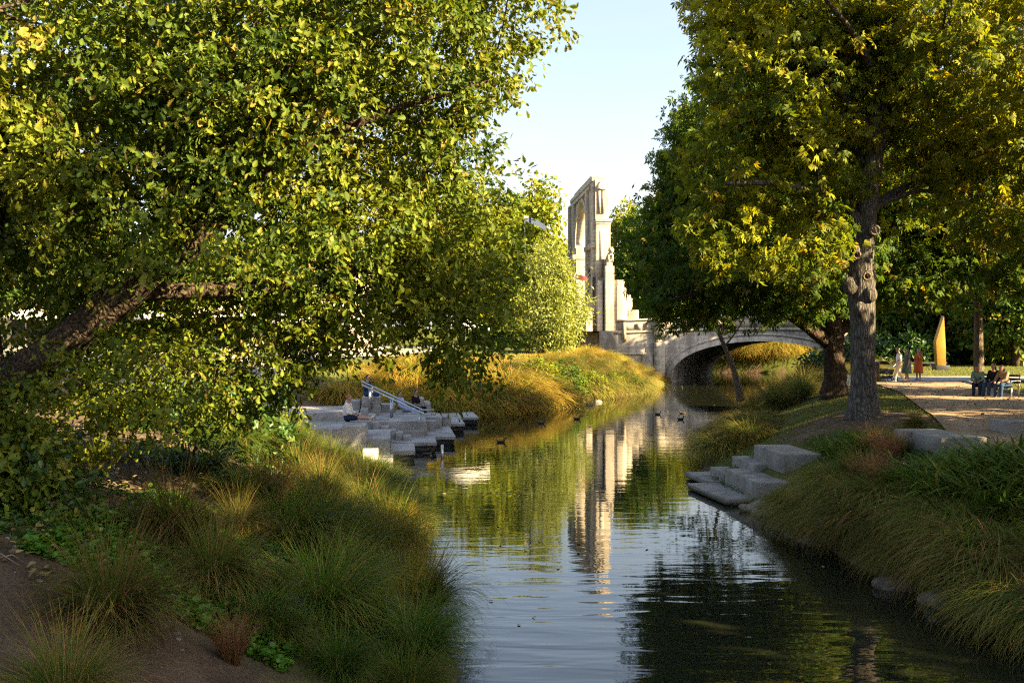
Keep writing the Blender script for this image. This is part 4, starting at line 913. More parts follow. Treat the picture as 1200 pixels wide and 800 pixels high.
# left far bank
scatter('golden_tussock', (56.5, 63, lambda y: (XL_(y) - 2.6, XL_(y) - .3)), 7, 1.6, 2.1, 'big golden tussock drooping to the water on the far left bank', 'tussock', 'golden tussocks on the far left bank', 6, mind=1.3)
scatter('far_tussock', (64, 80, lambda y: (XL_(y) - 5, XL_(y) - .3)), 20, 1.2, 1.8, 'brownish green tussock on the sunny bank leading to the bridge', 'tussock', 'tussocks on the sunny bank before the bridge', 7, mind=1.2)
scatter('golden_tussock', (56, 96, lambda y: (XL_(y) - 9, XL_(y) - 2.2)), 36, .8, 1.35, 'golden tussock higher up the sunny bank below the arch', 'tussock', 'golden tussocks on the upper sunny bank', 8, mind=1.3)
scatter('golden_tussock', (51, 57.5, lambda y: (XL_(y) - 6, XL_(y) - .6)), 16, 1.2, 1.8, 'golden orange tussock behind the end of the stone terraces', 'tussock', 'golden tussocks behind the terraces', 9, mind=.9)
scatter('far_tussock', (80, 95, lambda y: (XL_(y) - 6, XL_(y) - .6)), 16, .8, 1.1, 'rust tinged tussock at the foot of the bridge wall', 'tussock', 'tussocks at the foot of the bridge wall', 10, mind=1.2)
# seen through the bridge opening
scatter('golden_tussock', (127.6, 136, lambda y: (26, 42)), 34, 1.7, 2.5, 'bright golden tussock seen through the bridge opening', 'tussock', 'golden tussocks beyond the bridge', 11, mind=1.3)
# right bank, far to near
scatter('far_tussock', (62, 92, lambda y: (XR_(y) + .1, XR_(y) + 6)), 34, .85, 1.2, 'tussock on the right bank between the forked tree and the bridge', 'tussock', 'tussocks on the right bank before the bridge', 12, mind=1.2)
scatter('arching_tussock', (42, 60, lambda y: (XR_(y) + .1, XR_(y) + 3.2)), 20, .8, 1.1, 'tussock around the foot of the slim leaning tree', 'tussock', 'tussocks around the slim leaning tree', 13, mind=.9)
scatter('weeping_tussock', (30.5, 40, lambda y: (XR_(y) + .35, XR_(y) + 2.0)), 15, .75, 1.1, 'dark arching tussock at the waterline beyond the stone steps', 'tussock', 'tussocks at the waterline beyond the steps', 14, mind=.75)
scatter('weeping_tussock', (12.5, 21.8, lambda y: (XR_(y) + .3, XR_(y) + 1.25)), 22, .72, 1.0, 'large tussock arching down to the water on the near right bank', 'tussock', 'large tussocks on the near right bank', 15, mind=.72)
scatter('green_tussock', (15, 21.5, lambda y: (XR_(y) + 1.1, XR_(y) + 1.7)), 7, .6, .8, 'green tussock behind the large arching ones on the near right bank', 'tussock', 'green tussocks on the top of the right bank', 16, mind=.7)
# strap leaved bed, reddish spikes
scatter('strap_leaf_plant', (14.8, 19.6, lambda y: (XR_(y) + 1.75, XR_(y) + 5.5)), 110, 1.0, 1.4, 'glossy strap leaved plant in the green bed at the right edge', 'strap leaf plant', 'strap leaved plants in the right hand bed', 17, mind=.3)
scatter('strap_leaf_plant', (22.3, 24.4, lambda y: (7.7, 8.6)), 14, .85, 1.1, 'strap leaved plant tumbling beside the uppermost stone step', 'strap leaf plant', 'strap leaved plants beside the top step', 18, mind=.25)
for i, (px, py) in enumerate(((1010, 540), (1025, 530), (990, 548), (1040, 535), (1030, 545))):
    x, y, _ = at(px, py, 1.5); plant('rusty_tussock', x, y, .95, 'orange brown flower spikes of the plant before the stone bench on the right', 'flower spikes', 'orange brown flower spikes on the right bank')
x, y, _ = at(1072, 498, 1.85); plant('arching_tussock', x, y, .35, 'small dry brown tussock on the gravel edge below the chestnut', 'tussock')
x, y, _ = at(890, 583, .6); plant('strap_leaf_plant', x, y, .75, 'single green strap leaved plant growing beside the lowest stone step', 'strap leaf plant')

# leafy shrubs -------------------------------------------------------
def shrub(name, label, loc, rad, leafm, tmpl, size, ntips, per, seed, cat='shrub', group=None, twig=.35):
    e = empty(name, loc); tag(e, label, cat, group)
    bl = [((0, 0, rad[2] * .55), rad, 1), ((rad[0] * .4, -rad[1] * .3, rad[2] * .35), (rad[0] * .7, rad[1] * .7, rad[2] * .6), .8), ((-rad[0] * .5, rad[1] * .2, rad[2] * .4), (rad[0] * .6, rad[1] * .6, rad[2] * .7), .8)]
    cb, rnd, P_, D_ = crown(bl, ntips, per, tmpl, size, seed=seed, twig=twig, droop=.05, hole=(.9, -.3), fill=.35, scatter=.1)
    P_[:, 2] = np.maximum(P_[:, 2], .1)
    sb = MB(); rr = np.random.default_rng(seed)
    for i in rr.permutation(len(P_))[:26]: sb.tube(spline([(0, 0, -.1), P_[i] * np.array([.4, .4, .55]), P_[i]], 6), np.linspace(.03, .006, 6), 5)
    sb.build('stems', M['dark_bark'], e, smooth=True); cb.build('foliage', leafm, e, attrs={'rnd': ('FACE', rnd)})
    return e
x, y, _ = at(150, 640, 1.9)
shrub('leafy_shrub', 'dark leafy shrub at the left edge below the oak trunk', (-5.9, 11.0, 2.0), (1.0, .8, .9), M['shrub_leaf'], T_oak(), .12, 190, 12, 301)
x, y, z = at(360, 545, 1.6); shrub('yellow_shrub', 'bright yellow green flowering shrub beside the end wall of the terraces', (-7.4, 30.5, .6), (1.1, .8, .8), M['gold_leaf'], T_oval(.2), .16, 260, 12, 302)
shrub('spreading_shrub', 'low shrub with long drooping leaves under the oak', (-6.3, 20.5, 1.7), (1.8, 1.2, 1.0), M['shrub_leaf'], T_oval(.2), .22, 230, 12, 303)
shrub('spreading_shrub', 'lime green shrub catching sun behind the bare soil slope', (-8.6, 24.5, 2.0), (2.0, 1.2, 1.5), M['gold_leaf'], T_oval(.2), .2, 260, 12, 304)
shrub('young_shrub', 'small bushy weed on the bare soil slope', (-4.9, 15.2, 1.85), (.5, .4, .5), M['shrub_leaf'], T_oval(.2), .12, 70, 10, 305)
gb = 'shrubs along the back of the right hand lawn'
B1 = shrub('border_shrub', 'mid green bushy shrub at the back of the lawn', (0, 0, 0), (2.6, 1.6, 1.9), M['shrub_leaf'], T_oval(.22), .42, 420, 9, 306, group=gb, twig=.6)
first = True
for (px, D, s) in ((1030, 92, 1.0), (1055, 84, 1.1), (1078, 90, 1.3), (1110, 93, 1.1), (1135, 92, 1.0), (1165, 90, 1.0), (1200, 88, 1.0), (1240, 88, 1.1), (1010, 86, 1.1), (985, 88, 1.2), (962, 94, 1.1)):
    o = B1 if first else copy_tree(B1); first = False
    x = P(px, D); o.location = (x, D, tzf(x, D) - .1); o.scale = (s, s, s * .95); o.rotation_euler.z = random.random() * 6
    o['label'] = 'dark green shrub in the border closing off the lawn below the ramp'; o['group'] = gb
FB1 = shrub('bank_shrub', 'x', (0, 0, 0), (1.5, 1.1, 1.0), M['green_leaf'], T_oval(.25), .26, 240, 9, 311, cat='shrub', twig=.35)
FB2 = shrub('bank_shrub', 'x', (0, 0, 0), (1.3, 1.0, .9), M['gold_leaf'], T_oval(.2), .24, 240, 9, 312, cat='shrub', twig=.35)
_f = set()
for (px, py, z, T_, s_, lab) in ((712, 425, 2.6, FB1, 1.0, 'round dark green shrub below the left foot of the arch'), (745, 438, 1.5, FB1, .8, 'small green shrub against the base of the bridge wall'), (655, 424, 2.6, FB1, 1.1, 'green shrub on the crest of the sunny bank below the olive tree'), (690, 440, 1.6, FB2, 1.0, 'yellow green shrub halfway up the sunny bank below the arch'), (628, 432, 2.2, FB2, 1.1, 'bright yellow shrub at the left end of the sunny bank'), (728, 452, .7, FB2, .8, 'yellow green weeds shrub near the pale rocks at the water edge'), (668, 455, 1.0, FB1, .8, 'low dark shrub near the water in the middle of the sunny bank')):
    o = T_ if id(T_) not in _f else copy_tree(T_); _f.add(id(T_)); x, y, _z = at(px, py, z); x = min(x, XL_(y) - .8)
    o.location = (x, y, tzf(x, y) - .1); o.scale = (s_,) * 3; o['label'] = lab
# fallen pale leaf blade standing in the tussocks
bl_ = blade_obj('broad_reed_leaf', [blades(3, .02, .55, .035, (.3, .6), (.5, .9), 5, 77)], M['tan_blade'] if 'tan_blade' in M else M['gold_blade']); x, y, z = at(455, 700, 1.0)
bl_.location = (x, y, .95); tag(bl_, 'single broad pale leaf blade sticking out of the tussocks by the left waterline', 'leaf')

# stuff: turf, creeping ground cover --------------------------------
def ground_blades(name, pts, l, w, mat, seed, label, cat):
    V, Fc, t, rn = blades(len(pts), 0, l, w, (.0, .7), (.4, 1.5), 3, seed, base=pts)
    o = blade_obj(name, [(V, Fc, t, rn)], mat); tag(o, label, cat, kind='stuff'); return o
def field(n, ymin, ymax, fx, seed, excl=None):
    r = np.random.default_rng(seed); y = ymin + (ymax - ymin) * r.random(n) ** 1.25; x0, x1 = fx(y); x = x0 + (x1 - x0) * r.random(n)
    d = nz(np.stack([x, y, x * 0], -1), 1.6) + r.normal(0, .35, n) > -.35; 
    if excl is not None: d &= ~excl(x, y)
    x = x[d]; y = y[d]; return np.stack([x, y, tz(x, y) - .01], -1)
pathL = lambda y: I(y, [(13, 11.8), (18, 10.6), (22, 9.9), (26, 11.2), (30.6, 12.6), (40.8, 15.9), (52, 18.5)])
p1 = field(90000, 22, 51, lambda y: (I(y, XRP) + .1, pathL(y) + .18), 1, lambda x, y: (np.hypot(x - 9.95, y - 28.2) < 1.9 + .5 * np.sin(x * 9)) | ((y < 26.5) & (x > 6.4) & (x < 7.7)))
ground_blades('lawn_grass', p1, .085, .012, M['lawn_blade'], 2, 'short lawn grass sloping from the chestnut to the river', 'grass')
p2 = field(45000, 59, 90, lambda y: (I(y, XRP) + 5, 60 + 0 * y), 3); p3 = field(12000, 35.5, 51, lambda y: (I(y, [(35.5, 19.3), (40, 20.3), (51, 23.6)]), 32 + 0 * y), 4)
ground_blades('back_lawn_grass', np.vstack([p2, p3]), .13, .03, M['lawn_blade'], 5, 'mown grass of the far lawn around the golden sculpture', 'grass')
p4 = field(60000, 54, 98, lambda y: (I(y, XLP) - 11, I(y, XLP) - .1), 6); ground_blades('bank_grass', p4, .2, .03, M['gold_blade'], 7, 'rough yellow green grass covering the sunny bank before the bridge', 'grass')
def cover(name, pts, size, mat, seed, label, tmpl):
    r = np.random.default_rng(seed); n = len(pts); mb = MB(); st = []
    A = unit(np.stack([r.normal(0, 1, n), r.normal(0, 1, n), r.normal(.1, .3, n)], -1)); N_ = unit(np.stack([r.normal(0, .4, n), r.normal(0, .4, n), np.ones(n)], -1))
    Pn = pts + np.stack([0 * A[:, 0], 0 * A[:, 0], .02 + .10 * r.random(n)], -1)
    leaves(mb, Pn, A, N_, size * (.6 + .7 * r.random(n)), tmpl, r.random(n), st)
    o = mb.build(name, mat, attrs={'rnd': ('FACE', np.concatenate(st))}); tag(o, label, 'ground cover', kind='stuff')
p5 = field(60000, 8.5, 24, lambda y: (I(y, XLP) - 6.2, I(y, XLP) - .15), 8, lambda x, y: nz(np.stack([x, y, x * 0], -1), .8) < -.15 - .0 * x)
cover('creeping_cover', p5, .055, M['weed_leaf'], 9, 'low creeping green weeds between the tussocks on the left bank', T_oval(.4))
p9 = field(16000, 9.2, 13.5, lambda y: (I(y, XLP) - 4.0, I(y, XLP) - 1.5), 18)
cover('clover_cover', p9, .06, M['clover_leaf'], 19, 'bright green creeping leaves at the bottom of the left bank', T_oval(.5))
p6 = field(26000, 12, 28, lambda y: (I(y, XRP) + .05, I(y, XRP) + 3.4), 10, lambda x, y: (y > 22.5) & (x > 5.9) & (y < 27.2) & (x < 7.8))
cover('bank_weeds', p6, .06, M['weed_leaf'], 11, 'low green weeds on the right bank around the stone steps', T_oval(.4))
p7 = field(3200, 8.5, 26, lambda y: (I(y, XLP) - 6.5, I(y, XLP) - 2.4), 12)
cover('fallen_leaves', p7, .09, leafmat('dry_leaf', [(0, (.1, .05, .02)), (1, (.3, .2, .07))], trans=.1), 13, 'dry fallen oak leaves scattered on the bare soil', T_oak())
p8 = field(1500, 20, 50, lambda y: (pathL(y) - 2, pathL(y) + 7), 14)
cover('path_litter', p8, .10, leafmat('dry_leaf', [(0, (.08, .045, .02)), (1, (.26, .17, .06))], trans=.1), 15, 'fallen brown leaves scattered over the gravel path', T_oval(.3))

for _k in PROT:
    for _o in PROT[_k]:
        if _o.name not in USED: bpy.data.objects.remove(_o)

_r = np.random.default_rng(5); _y = _r.uniform(14, 95, 260); _x = I(_y, XLP) + (I(_y, XRP) - I(_y, XLP)) * np.where(_r.random(260) < .6, _r.beta(1, 6, 260), 1 - _r.beta(1, 5, 260))
cover('floating_leaves', np.stack([_x, _y, 0 * _x - .045], -1), .085, leafmat('floating_leaf', [(0, (.1, .06, .02)), (1, (.35, .28, .07))], trans=.05), 16, 'small fallen leaves floating near the river edges', T_oval(.35))
def debris(n, seed):
    r = np.random.default_rng(seed); y = r.uniform(8.5, 26, n); x = I(y, XLP) - 2.2 - 5 * r.random(n); mb = MB()
    for i in range(n):
        z = tzf(x[i], y[i])
        if i % 3: mb.ball((x[i], y[i], z), r.uniform(.012, .045) * np.array([1, .8, .6]), 6, 4)
        else:
            a = r.random() * 6.28; l = r.uniform(.08, .3); mb.tube([(x[i], y[i], z + .01), (x[i] + l * math.cos(a) * .5, y[i] + l * math.sin(a) * .5, z + .03), (x[i] + l * math.cos(a + .3), y[i] + l * math.sin(a + .3), tzf(x[i] + l * math.cos(a), y[i] + l * math.sin(a)) + .01)], [.008, .007, .004], 5)
    tag(mb.build('soil_debris', M['rock'], smooth=True), 'small stones and twigs lying on the bare soil', 'debris', kind='stuff')
debris(1400, 4)
# ================================================================== STONE SLABS, STEPS, TERRACES
def slabobj(name, label, cat, poly, z0, z1, mat, group=None, bevel=.018, edge=None):
    c = np.array(poly).mean(0)
    o = MB().prism(poly, z0, z1).build(name, mat, bevel=bevel, loc=(c[0], c[1], z0)); tag(o, label, cat, group); return o
def rectp(x, y, w, d, a=0):
    """front-left corner, width to the right, depth away, rotated a"""
    c, s = math.cos(a), math.sin(a)
    return [(x, y), (x + w * c, y + w * s), (x + w * c - d * s, y + w * s + d * c), (x - d * s, y + d * c)]
A5 = math.radians(4)
slabobj('stone_step', 'lowest thin stone slab lying just above the water on the right bank', 'stone step', rectp(5.2, 24.2, 1.1, 2.8, math.radians(9)), .02, .17, M['slab'])
slabobj('stone_step', 'thin stone slab just above the water, beyond the lowest one', 'stone step', rectp(5.35, 27.1, .9, 2.0, math.radians(8)), .04, .20, M['slab'])
slabobj('stone_step', 'long grey stone block in front, second step above the water', 'stone step', rectp(5.9, 24.0, 1.55, 2.75, A5), .0, .60, M['slab'])
slabobj('stone_step', 'short stone block tucked behind the long second step', 'stone step', rectp(5.72, 26.9, .55, 1.4, A5), .02, .45, M['slab'])
slabobj('stone_step', 'middle stone tread between the long block and the uppermost block', 'stone step', rectp(6.3, 26.0, 1.6, 1.9, A5), .3, .80, M['slab'])
slabobj('stone_step', 'uppermost and thickest grey stone block of the riverside steps', 'stone step', rectp(6.75, 24.7, .95, 2.4, A5), .7, 1.2, M['slab'])
slabobj('stone_bench', 'long low stone bench slab beside the gravel path, near the flower spikes', 'stone bench', rectp(9.0, 20.9, 1.0, 2.2, A5), 1.5, 1.98, M['slab'])
slabobj('stone_bench', 'pale stone bench block at the right edge of the picture', 'stone bench', rectp(12.0, 24.0, 2.6, .9, A5), 1.6, 2.07, M['slab'])
# rocks
rg_ = 'rocks along the foot of the right bank'
def rock(x, y, s, seed, label, group=None, z=.0):
    r = np.random.default_rng(seed); bm = bmesh.new(); bmesh.ops.create_icosphere(bm, subdivisions=3, radius=1)
    for v in bm.verts:
        p = np.array(v.co); k = 1 + .22 * nz(p + seed, 1.2) + .06 * nz(p + seed, 4.0); v.co = Vector(p * k * np.array([s, s * .75, s * .5]))
    me = bpy.data.meshes.new('rock'); bm.to_mesh(me); bm.free(); me.materials.append(M['rock']); o = bpy.data.objects.new('rock', me); COL.objects.link(o); o.location = (x, y, z); o.rotation_euler = (0, .1, seed)
    tag(o, label, 'rock', group)
rr_ = random.Random(4)
for i in range(26):
    y = rr_.uniform(19.2, 24.1) if i < 20 else rr_.uniform(15, 19); rock(XR_(y) + rr_.uniform(-.25, .35), y, rr_.uniform(.12, .30), i, 'weathered brown rock at the waterline below the stone steps', rg_, z=rr_.uniform(0, .1))
for i, (px, py) in enumerate(((725, 463), (737, 462), (748, 460), (690, 474), (700, 471))):
    x, y, _ = at(px, py, 0.02); rock(x, y, .35, 50 + i, 'pale rock at the water edge of the sunny bank', 'pale rocks below the sunny bank')

# ---------------- left terraces: stepped stone platforms
tgp = 'stone platforms over the water'
def plat(px0, px1, pyf, z1, d, label, h=.38, DD=None, z0=None, a=math.radians(6.5), name='stone_platform', mat=None, group=None, dark=True, cat='platform'):
    if DD: z1 = CZ - (pyf - 400.0) * DD / F; z0 = .3
    D = (CZ - z1) * F / (pyf - 400.0); x0 = (px0 - 600) / F * D; x1 = (px1 - 600) / F * D
    w = x1 - x0
    b = z1 - h if z0 is None else z0
    e = slabobj(name, label, cat, rectp(x0, D, w, d, a), b + (.28 if dark and z0 is None else 0), z1, mat or M['terrace'], group)
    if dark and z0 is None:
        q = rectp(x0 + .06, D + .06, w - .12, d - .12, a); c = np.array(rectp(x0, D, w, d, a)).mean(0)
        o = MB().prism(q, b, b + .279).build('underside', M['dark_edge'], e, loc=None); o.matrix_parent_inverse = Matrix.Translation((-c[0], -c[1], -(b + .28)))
    return e
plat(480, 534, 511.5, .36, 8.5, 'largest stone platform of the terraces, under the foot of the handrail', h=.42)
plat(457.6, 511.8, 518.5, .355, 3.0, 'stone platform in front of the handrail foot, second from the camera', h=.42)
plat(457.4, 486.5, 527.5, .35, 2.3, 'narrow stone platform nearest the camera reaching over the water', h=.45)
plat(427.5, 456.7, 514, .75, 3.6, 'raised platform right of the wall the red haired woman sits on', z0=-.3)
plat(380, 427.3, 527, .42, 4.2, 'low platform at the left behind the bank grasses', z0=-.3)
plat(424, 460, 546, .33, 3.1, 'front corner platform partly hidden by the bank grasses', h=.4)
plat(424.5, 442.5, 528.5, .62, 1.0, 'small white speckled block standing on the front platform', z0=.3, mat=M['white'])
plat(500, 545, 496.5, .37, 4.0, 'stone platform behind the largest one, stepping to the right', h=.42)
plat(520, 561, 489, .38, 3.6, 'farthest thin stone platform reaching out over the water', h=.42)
# seat wall, woman sits here
plat(401, 428.5, 499, 1.22, 2.2, 'pale block wall seat carrying the red haired woman', z0=.3, name='seat_wall', cat='seat wall', mat=M['terrace'])
SB = 'stone seat blocks of the terraces'
lab = 'grey stone seat block among the steps around the handrail'
for (a, b, py, D_, d) in ((497.5, 518, 488.5, 41.5, 2.2), (518.5, 529, 488.5, 43, 1.0), (498.8, 510.5, 493.5, 40.5, .9), (478, 490, 499, 39.7, .9), (463.5, 472, 507, 36.8, .7), (472.5, 481.5, 511, 36.6, .8), (455.6, 464, 503.6, 37.2, .8), (446, 455.4, 499.5, 37.5, 1.0), (437, 445.8, 495, 37.8, 1.1), (446, 455.2, 491.5, 38.8, 1.0),
    (455.4, 462.8, 489.5, 41, 1.0), (463, 497, 484, 42, 2.0), (497.5, 505, 473, 44.3, 2.4), (487, 497.2, 467, 44.3, 1.6), (413, 421.8, 486, 38.5, 1.1), (422, 430.8, 480, 39.9, 1.2), (431, 440, 486, 38.5, 1.0), (470, 477.5, 497.5, 40, .8), (424, 445, 465.5, 41.3, 1.6), (446, 463, 474, 43.2, 1.2), (404, 421.5, 470, 41.5, 1.5)):
    plat(a, b, py, 0, d, lab, DD=D_, name='seat_block', cat='seat block', group=SB, dark=False)
plat(438, 497, 505, .6, 7.5, 'broad stone platform carrying the lower seat blocks', z0=-.2, dark=False)
plat(420, 500, 494, .93, 5.0, 'broad stone platform carrying the upper seat blocks under the handrail', z0=-.2, dark=False)
plat(300, 400, 503, .80, 5.5, 'broad stone terrace left of the seated red haired woman', z0=-.4, dark=False)
plat(250, 378, 520, .55, 4.0, 'broad low stone terrace behind the yellow green shrub', z0=-.4, dark=False)
plat(270, 418, 484, 1.15, 4.0, 'broad stone terrace behind the seated red haired woman', z0=-.4, dark=False)
# rising rows behind, glimpsed through the oak
TR = 'rising rows of stone terraces behind the oak'
for i in range(9):
    z = 1.3 + .3 * i
    y0 = 36.5 + i * 1.35
    slabobj('terrace_row', 'long stone terrace row seen through the oak foliage', 'terrace', rectp(-20 - i * .6, y0, 12.6 + .1 * i - max(0, 2.2 - i * .4), 1.4, math.radians(2)), -.4, z, M['terrace'], TR)
for i, (x, y, w_, z) in enumerate(((-9.3, 33.5, 1.6, 1.2), (-11.5, 34.4, 1.8, 1.5), (-13.8, 35, 1.6, 1.5), (-11.5, 39.4, 2.2, 2.35), (-14.5, 43, 2.5, 3.0), (-17, 40, 2, 2.8))):
    slabobj('planter_block', 'pale stone block standing on the upper terraces behind the leaves', 'stone block', rectp(x, y, w_, 1.2, .05), z - 1.4, z, M['terrace'], 'pale blocks on the upper terraces')
# handrails
hr = empty('handrail', (-3.6, 39, .36)); tag(hr, 'double steel handrail sloping down the terrace steps to the platform', 'handrail')
def HR(mb, name='rail'): mb.v = [v - np.array((-3.6, 39, .36)) for v in mb.v]; return mb.build(name, M['steel'], hr, smooth=True)
a = np.array(atD(497, 485, 39)); b = np.array(atD(424, 450.5, 41)); a2 = a + np.array([-.1, .55, .12]); b2 = b + np.array([-.1, .55, .12])
for (p, q) in ((a, b), (a2, b2)): HR(MB().tube([p + np.array([.45, 0, .0]), p, q], .035, 8))
HR(MB().tube([a + np.array([.45, 0, 0]), a2 + np.array([.45, 0, -.12]), a2 + np.array([.3, 0, -.1])], .03, 8))
for px, zb in ((492, .36), (459, .9), (433.5, 1.3)):
    t = (px - 497) / (424 - 497); p = a + (b - a) * t
    HR(MB().box(p[0] - .04, p[0] + .04, p[1] - .02, p[1] + .02, zb - .1, p[2]), 'post')
    HR(MB().box(p[0] - .04, p[0] + .04, p[1] + .5, p[1] + .54, zb - .1, p[2] + .1), 'post')
pp = empty('water_post', (-3.45, 33.1, -.3)); tag(pp, 'thin pale post standing in the water in front of the nearest platform', 'post')
MB().tube([(1.05, 1.2, 0), (1.05, 1.2, .75)], .05, 8).build('shaft', M['steel'], pp, smooth=True)

# ================================================================== STREET FURNITURE
def PBX(mb, name, mat, e, **kw): return mb.build(name, mat, e, **kw)
# golden blade sculpture
x, y, _ = at(1102, 433.5, 1.9)
sc_e = empty('gold_sculpture', (x, y, 1.9)); tag(sc_e, 'tall faceted golden blade sculpture standing on the far lawn', 'sculpture')
k = y / F
def sp(px, py, d): return ((px - 1102) * k * .85, d, (433.5 - py) * k)
pts = [(1096.5, 428), (1110, 428), (1110.5, 405), (1105.5, 370), (1094.5, 400)]
mbs = MB(); n = len(pts); F_ = [sp(a, b, -.18) for a, b in pts]; B_ = [sp(a, b, .3) for a, b in pts]; F_[1] = sp(1109, 428, -.1); F_[2] = sp(1109, 405, -.05)
mbs.add(F_ + B_, [(0, 1, 2), (0, 2, 4), (4, 2, 3), (n, n + 2, n + 1), (n, n + 4, n + 2), (n + 4, n + 3, n + 2)] + [(i, n + i, n + (i + 1) % n, (i + 1) % n) for i in range(n)])
PBX(mbs, 'blade', M['gold'], sc_e, bevel=.01); PBX(MB().box(-.45, .55, -.35, .45, -.1, .36), 'base', M['black'], sc_e, bevel=.02)
# park bench on the right
bn = empty('park_bench', (0, 0, 0)); tag(bn, 'dark metal park bench with three seated people at the path edge', 'bench')
bxp = P(1165, 37.5); bn.location = (bxp - .05, 37.3, tzf(bxp, 37.3)); bn.rotation_euler = (0, 0, math.radians(-62))
PBX(MB().box(-.85, .85, -.22, .22, .42, .46), 'seat', M['black'], bn, bevel=.01)
for i in range(3): PBX(MB().box(-.85, .85, .24, .27, .55 + i * .12, .63 + i * .12), 'back_slat', M['black'], bn, bevel=.005)
for sx in (-.8, .8):
    PBX(MB().tube([(sx, -.2, 0), (sx, -.2, .44)], .025, 6), 'leg', M['steel'], bn, smooth=True); PBX(MB().tube([(sx, .22, 0), (sx, .24, .44), (sx, .30, .88)], .025, 6), 'leg', M['steel'], bn, smooth=True)
    PBX(MB().tube([(sx, -.2, .44), (sx, -.2, .64), (sx, .26, .66)], .02, 6), 'armrest', M['steel'], bn, smooth=True)
# low dark bench/planter behind the walkers
x, y, _ = at(1080, 431, 1.9)
lb = empty('low_bench', (x, y, 1.9)); tag(lb, 'long low dark bench on the lawn behind the woman in the orange dress', 'bench')
PBX(MB().box(-1.9, 1.9, -.3, .3, .32, .46), 'seat', M['black'], lb, bevel=.02)
for sx in (-1.5, 1.5): PBX(MB().box(sx - .12, sx + .12, -.22, .22, -.05, .318), 'leg', M['black'], lb, bevel=.01)
# litter bin left of the pram, partly behind the chestnut trunk
x, y, _ = at(1027, 448, 1.9); lbn = empty('litter_bin', (x, y, tzf(x, y))); tag(lbn, 'short wooden post bin beside the chestnut trunk near the pram', 'litter bin')
PBX(MB().tube([(0, 0, -.05), (0, 0, .95)], [.16, .16], 12), 'body', M['thin_bark'], lbn); PBX(MB().tube([(0, 0, .97), (0, 0, 1.03)], [.19, .17], 12), 'lid', M['black'], lbn)
# white car/utility box glimpse behind forked tree: low white wall
slabobj('white_seat_wall', 'low pale wall seat showing between the forked tree and the chestnut trunk', 'wall', rectp(P(986, 48), 48, .8, .5, 0), 1.8, 2.35, M['white'])
# pram
pr = empty('pram', (0, 0, 0)); tag(pr, 'black pram with hood pushed by the man in white', 'pram')
x, y, _ = at(1036, 447.5, 1.9); pr.location = (x + .05, y, tzf(x, y) + .02); pr.rotation_euler = (0, 0, 0)
hb = MB(); aa = np.linspace(.0, 2.1, 8); ring_ = []
V = []
for s_ in (-.24, .24):
    for t in aa: V.append((-.18 + .42 * math.cos(t + .5) * 1, s_, .72 + .36 * math.sin(t + .5)))
hb.add(V, [(i, i + 1, 8 + i + 1, 8 + i) for i in range(7)] + [tuple(range(8)), tuple(range(15, 7, -1))]); PBX(hb, 'hood', M['black'], pr)
hb = MB().prism([(0, 0), (1, 0), (1, 1), (0, 1)], 0, 1); hb.v = [np.array([(-.42, -.22, .42), (.32, -.22, .36), (.32, .22, .36), (-.42, .22, .42), (-.5, -.24, .72), (.42, -.24, .64), (.42, .24, .64), (-.5, .24, .72)], float)]
PBX(hb, 'seat', M['black'], pr, bevel=.03)
PBX(MB().box(-.3, .28, -.2, .2, .16, .3), 'basket', M['black'], pr, bevel=.02)
for s_ in (-.24, .24):
    PBX(MB().tube([(-.45, s_, .14), (.1, s_, .6), (.62, s_, 1.02)], .016, 6), 'frame', M['steel'], pr, smooth=True); PBX(MB().tube([(.38, s_, .16), (-.1, s_, .6)], .016, 6), 'frame', M['steel'], pr, smooth=True)
PBX(MB().tube([(.62, -.24, 1.02), (.66, 0, 1.05), (.62, .24, 1.02)], .02, 6), 'handle', M['black'], pr, smooth=True)
for wx, wr in ((-.45, .13), (.38, .16)):
    for s_ in (-.28, .28):
        a_ = np.linspace(0, 2 * PI, 17); PBX(MB().tube(np.stack([wx + wr * np.cos(a_), 0 * a_ + s_, wr + wr * np.sin(a_)], -1), .022, 6, cap=False), 'wheel', M['black'], pr, smooth=True)
# ramp with railing at the upper right
ramp_ = empty('ramp_wall', (P(1160, 98), 98, 1.9)); tag(ramp_, 'sloping pale path wall with thin railing rising to the bridge at the upper right', 'ramp')
p0 = np.array(atD(1095, 385, 100)); p1_ = np.array(atD(1260, 419, 94)); o_ = np.array([P(1160, 98), 98, 1.9])
rb = MB(); V = []
for p in (p0, p1_):
    for (dy, z) in ((0, -.2), (3, -.2), (3, None), (0, None)): V.append((p[0] - o_[0], p[1] + dy - o_[1], z if z is not None else p[2] - o_[2]))
rb.add(V, [(0, 1, 2, 3), (7, 6, 5, 4), (0, 3, 7, 4), (3, 2, 6, 7), (2, 1, 5, 6)]); rb.build('wall', M['old_stone'], ramp_)
cp = MB(); V = []
for p in (p0, p1_):
    for (dy, z) in ((-.12, .003), (3.1, .003), (3.1, .22), (-.12, .22)): V.append((p[0] - o_[0], p[1] + dy - o_[1], p[2] - o_[2] + z))
cp.add(V, [(0, 1, 2, 3), (7, 6, 5, 4), (0, 3, 7, 4), (3, 2, 6, 7), (2, 1, 5, 6), (0, 4, 5, 1)]); cp.build('coping', M['old_stone'], ramp_)
for h in (.65, 1.1): MB().tube([p0 - o_ + np.array([0, .05, h]), p1_ - o_ + np.array([0, .05, h])], .03, 6).build('rail', M['steel'], ramp_, smooth=True)
for i in range(12):
    q = p0 + (p1_ - p0) * i / 11 - o_; MB().tube([q + np.array([0, .05, .2]), q + np.array([0, .05, 1.1])], .03, 6).build('post', M['steel'], ramp_, smooth=True)
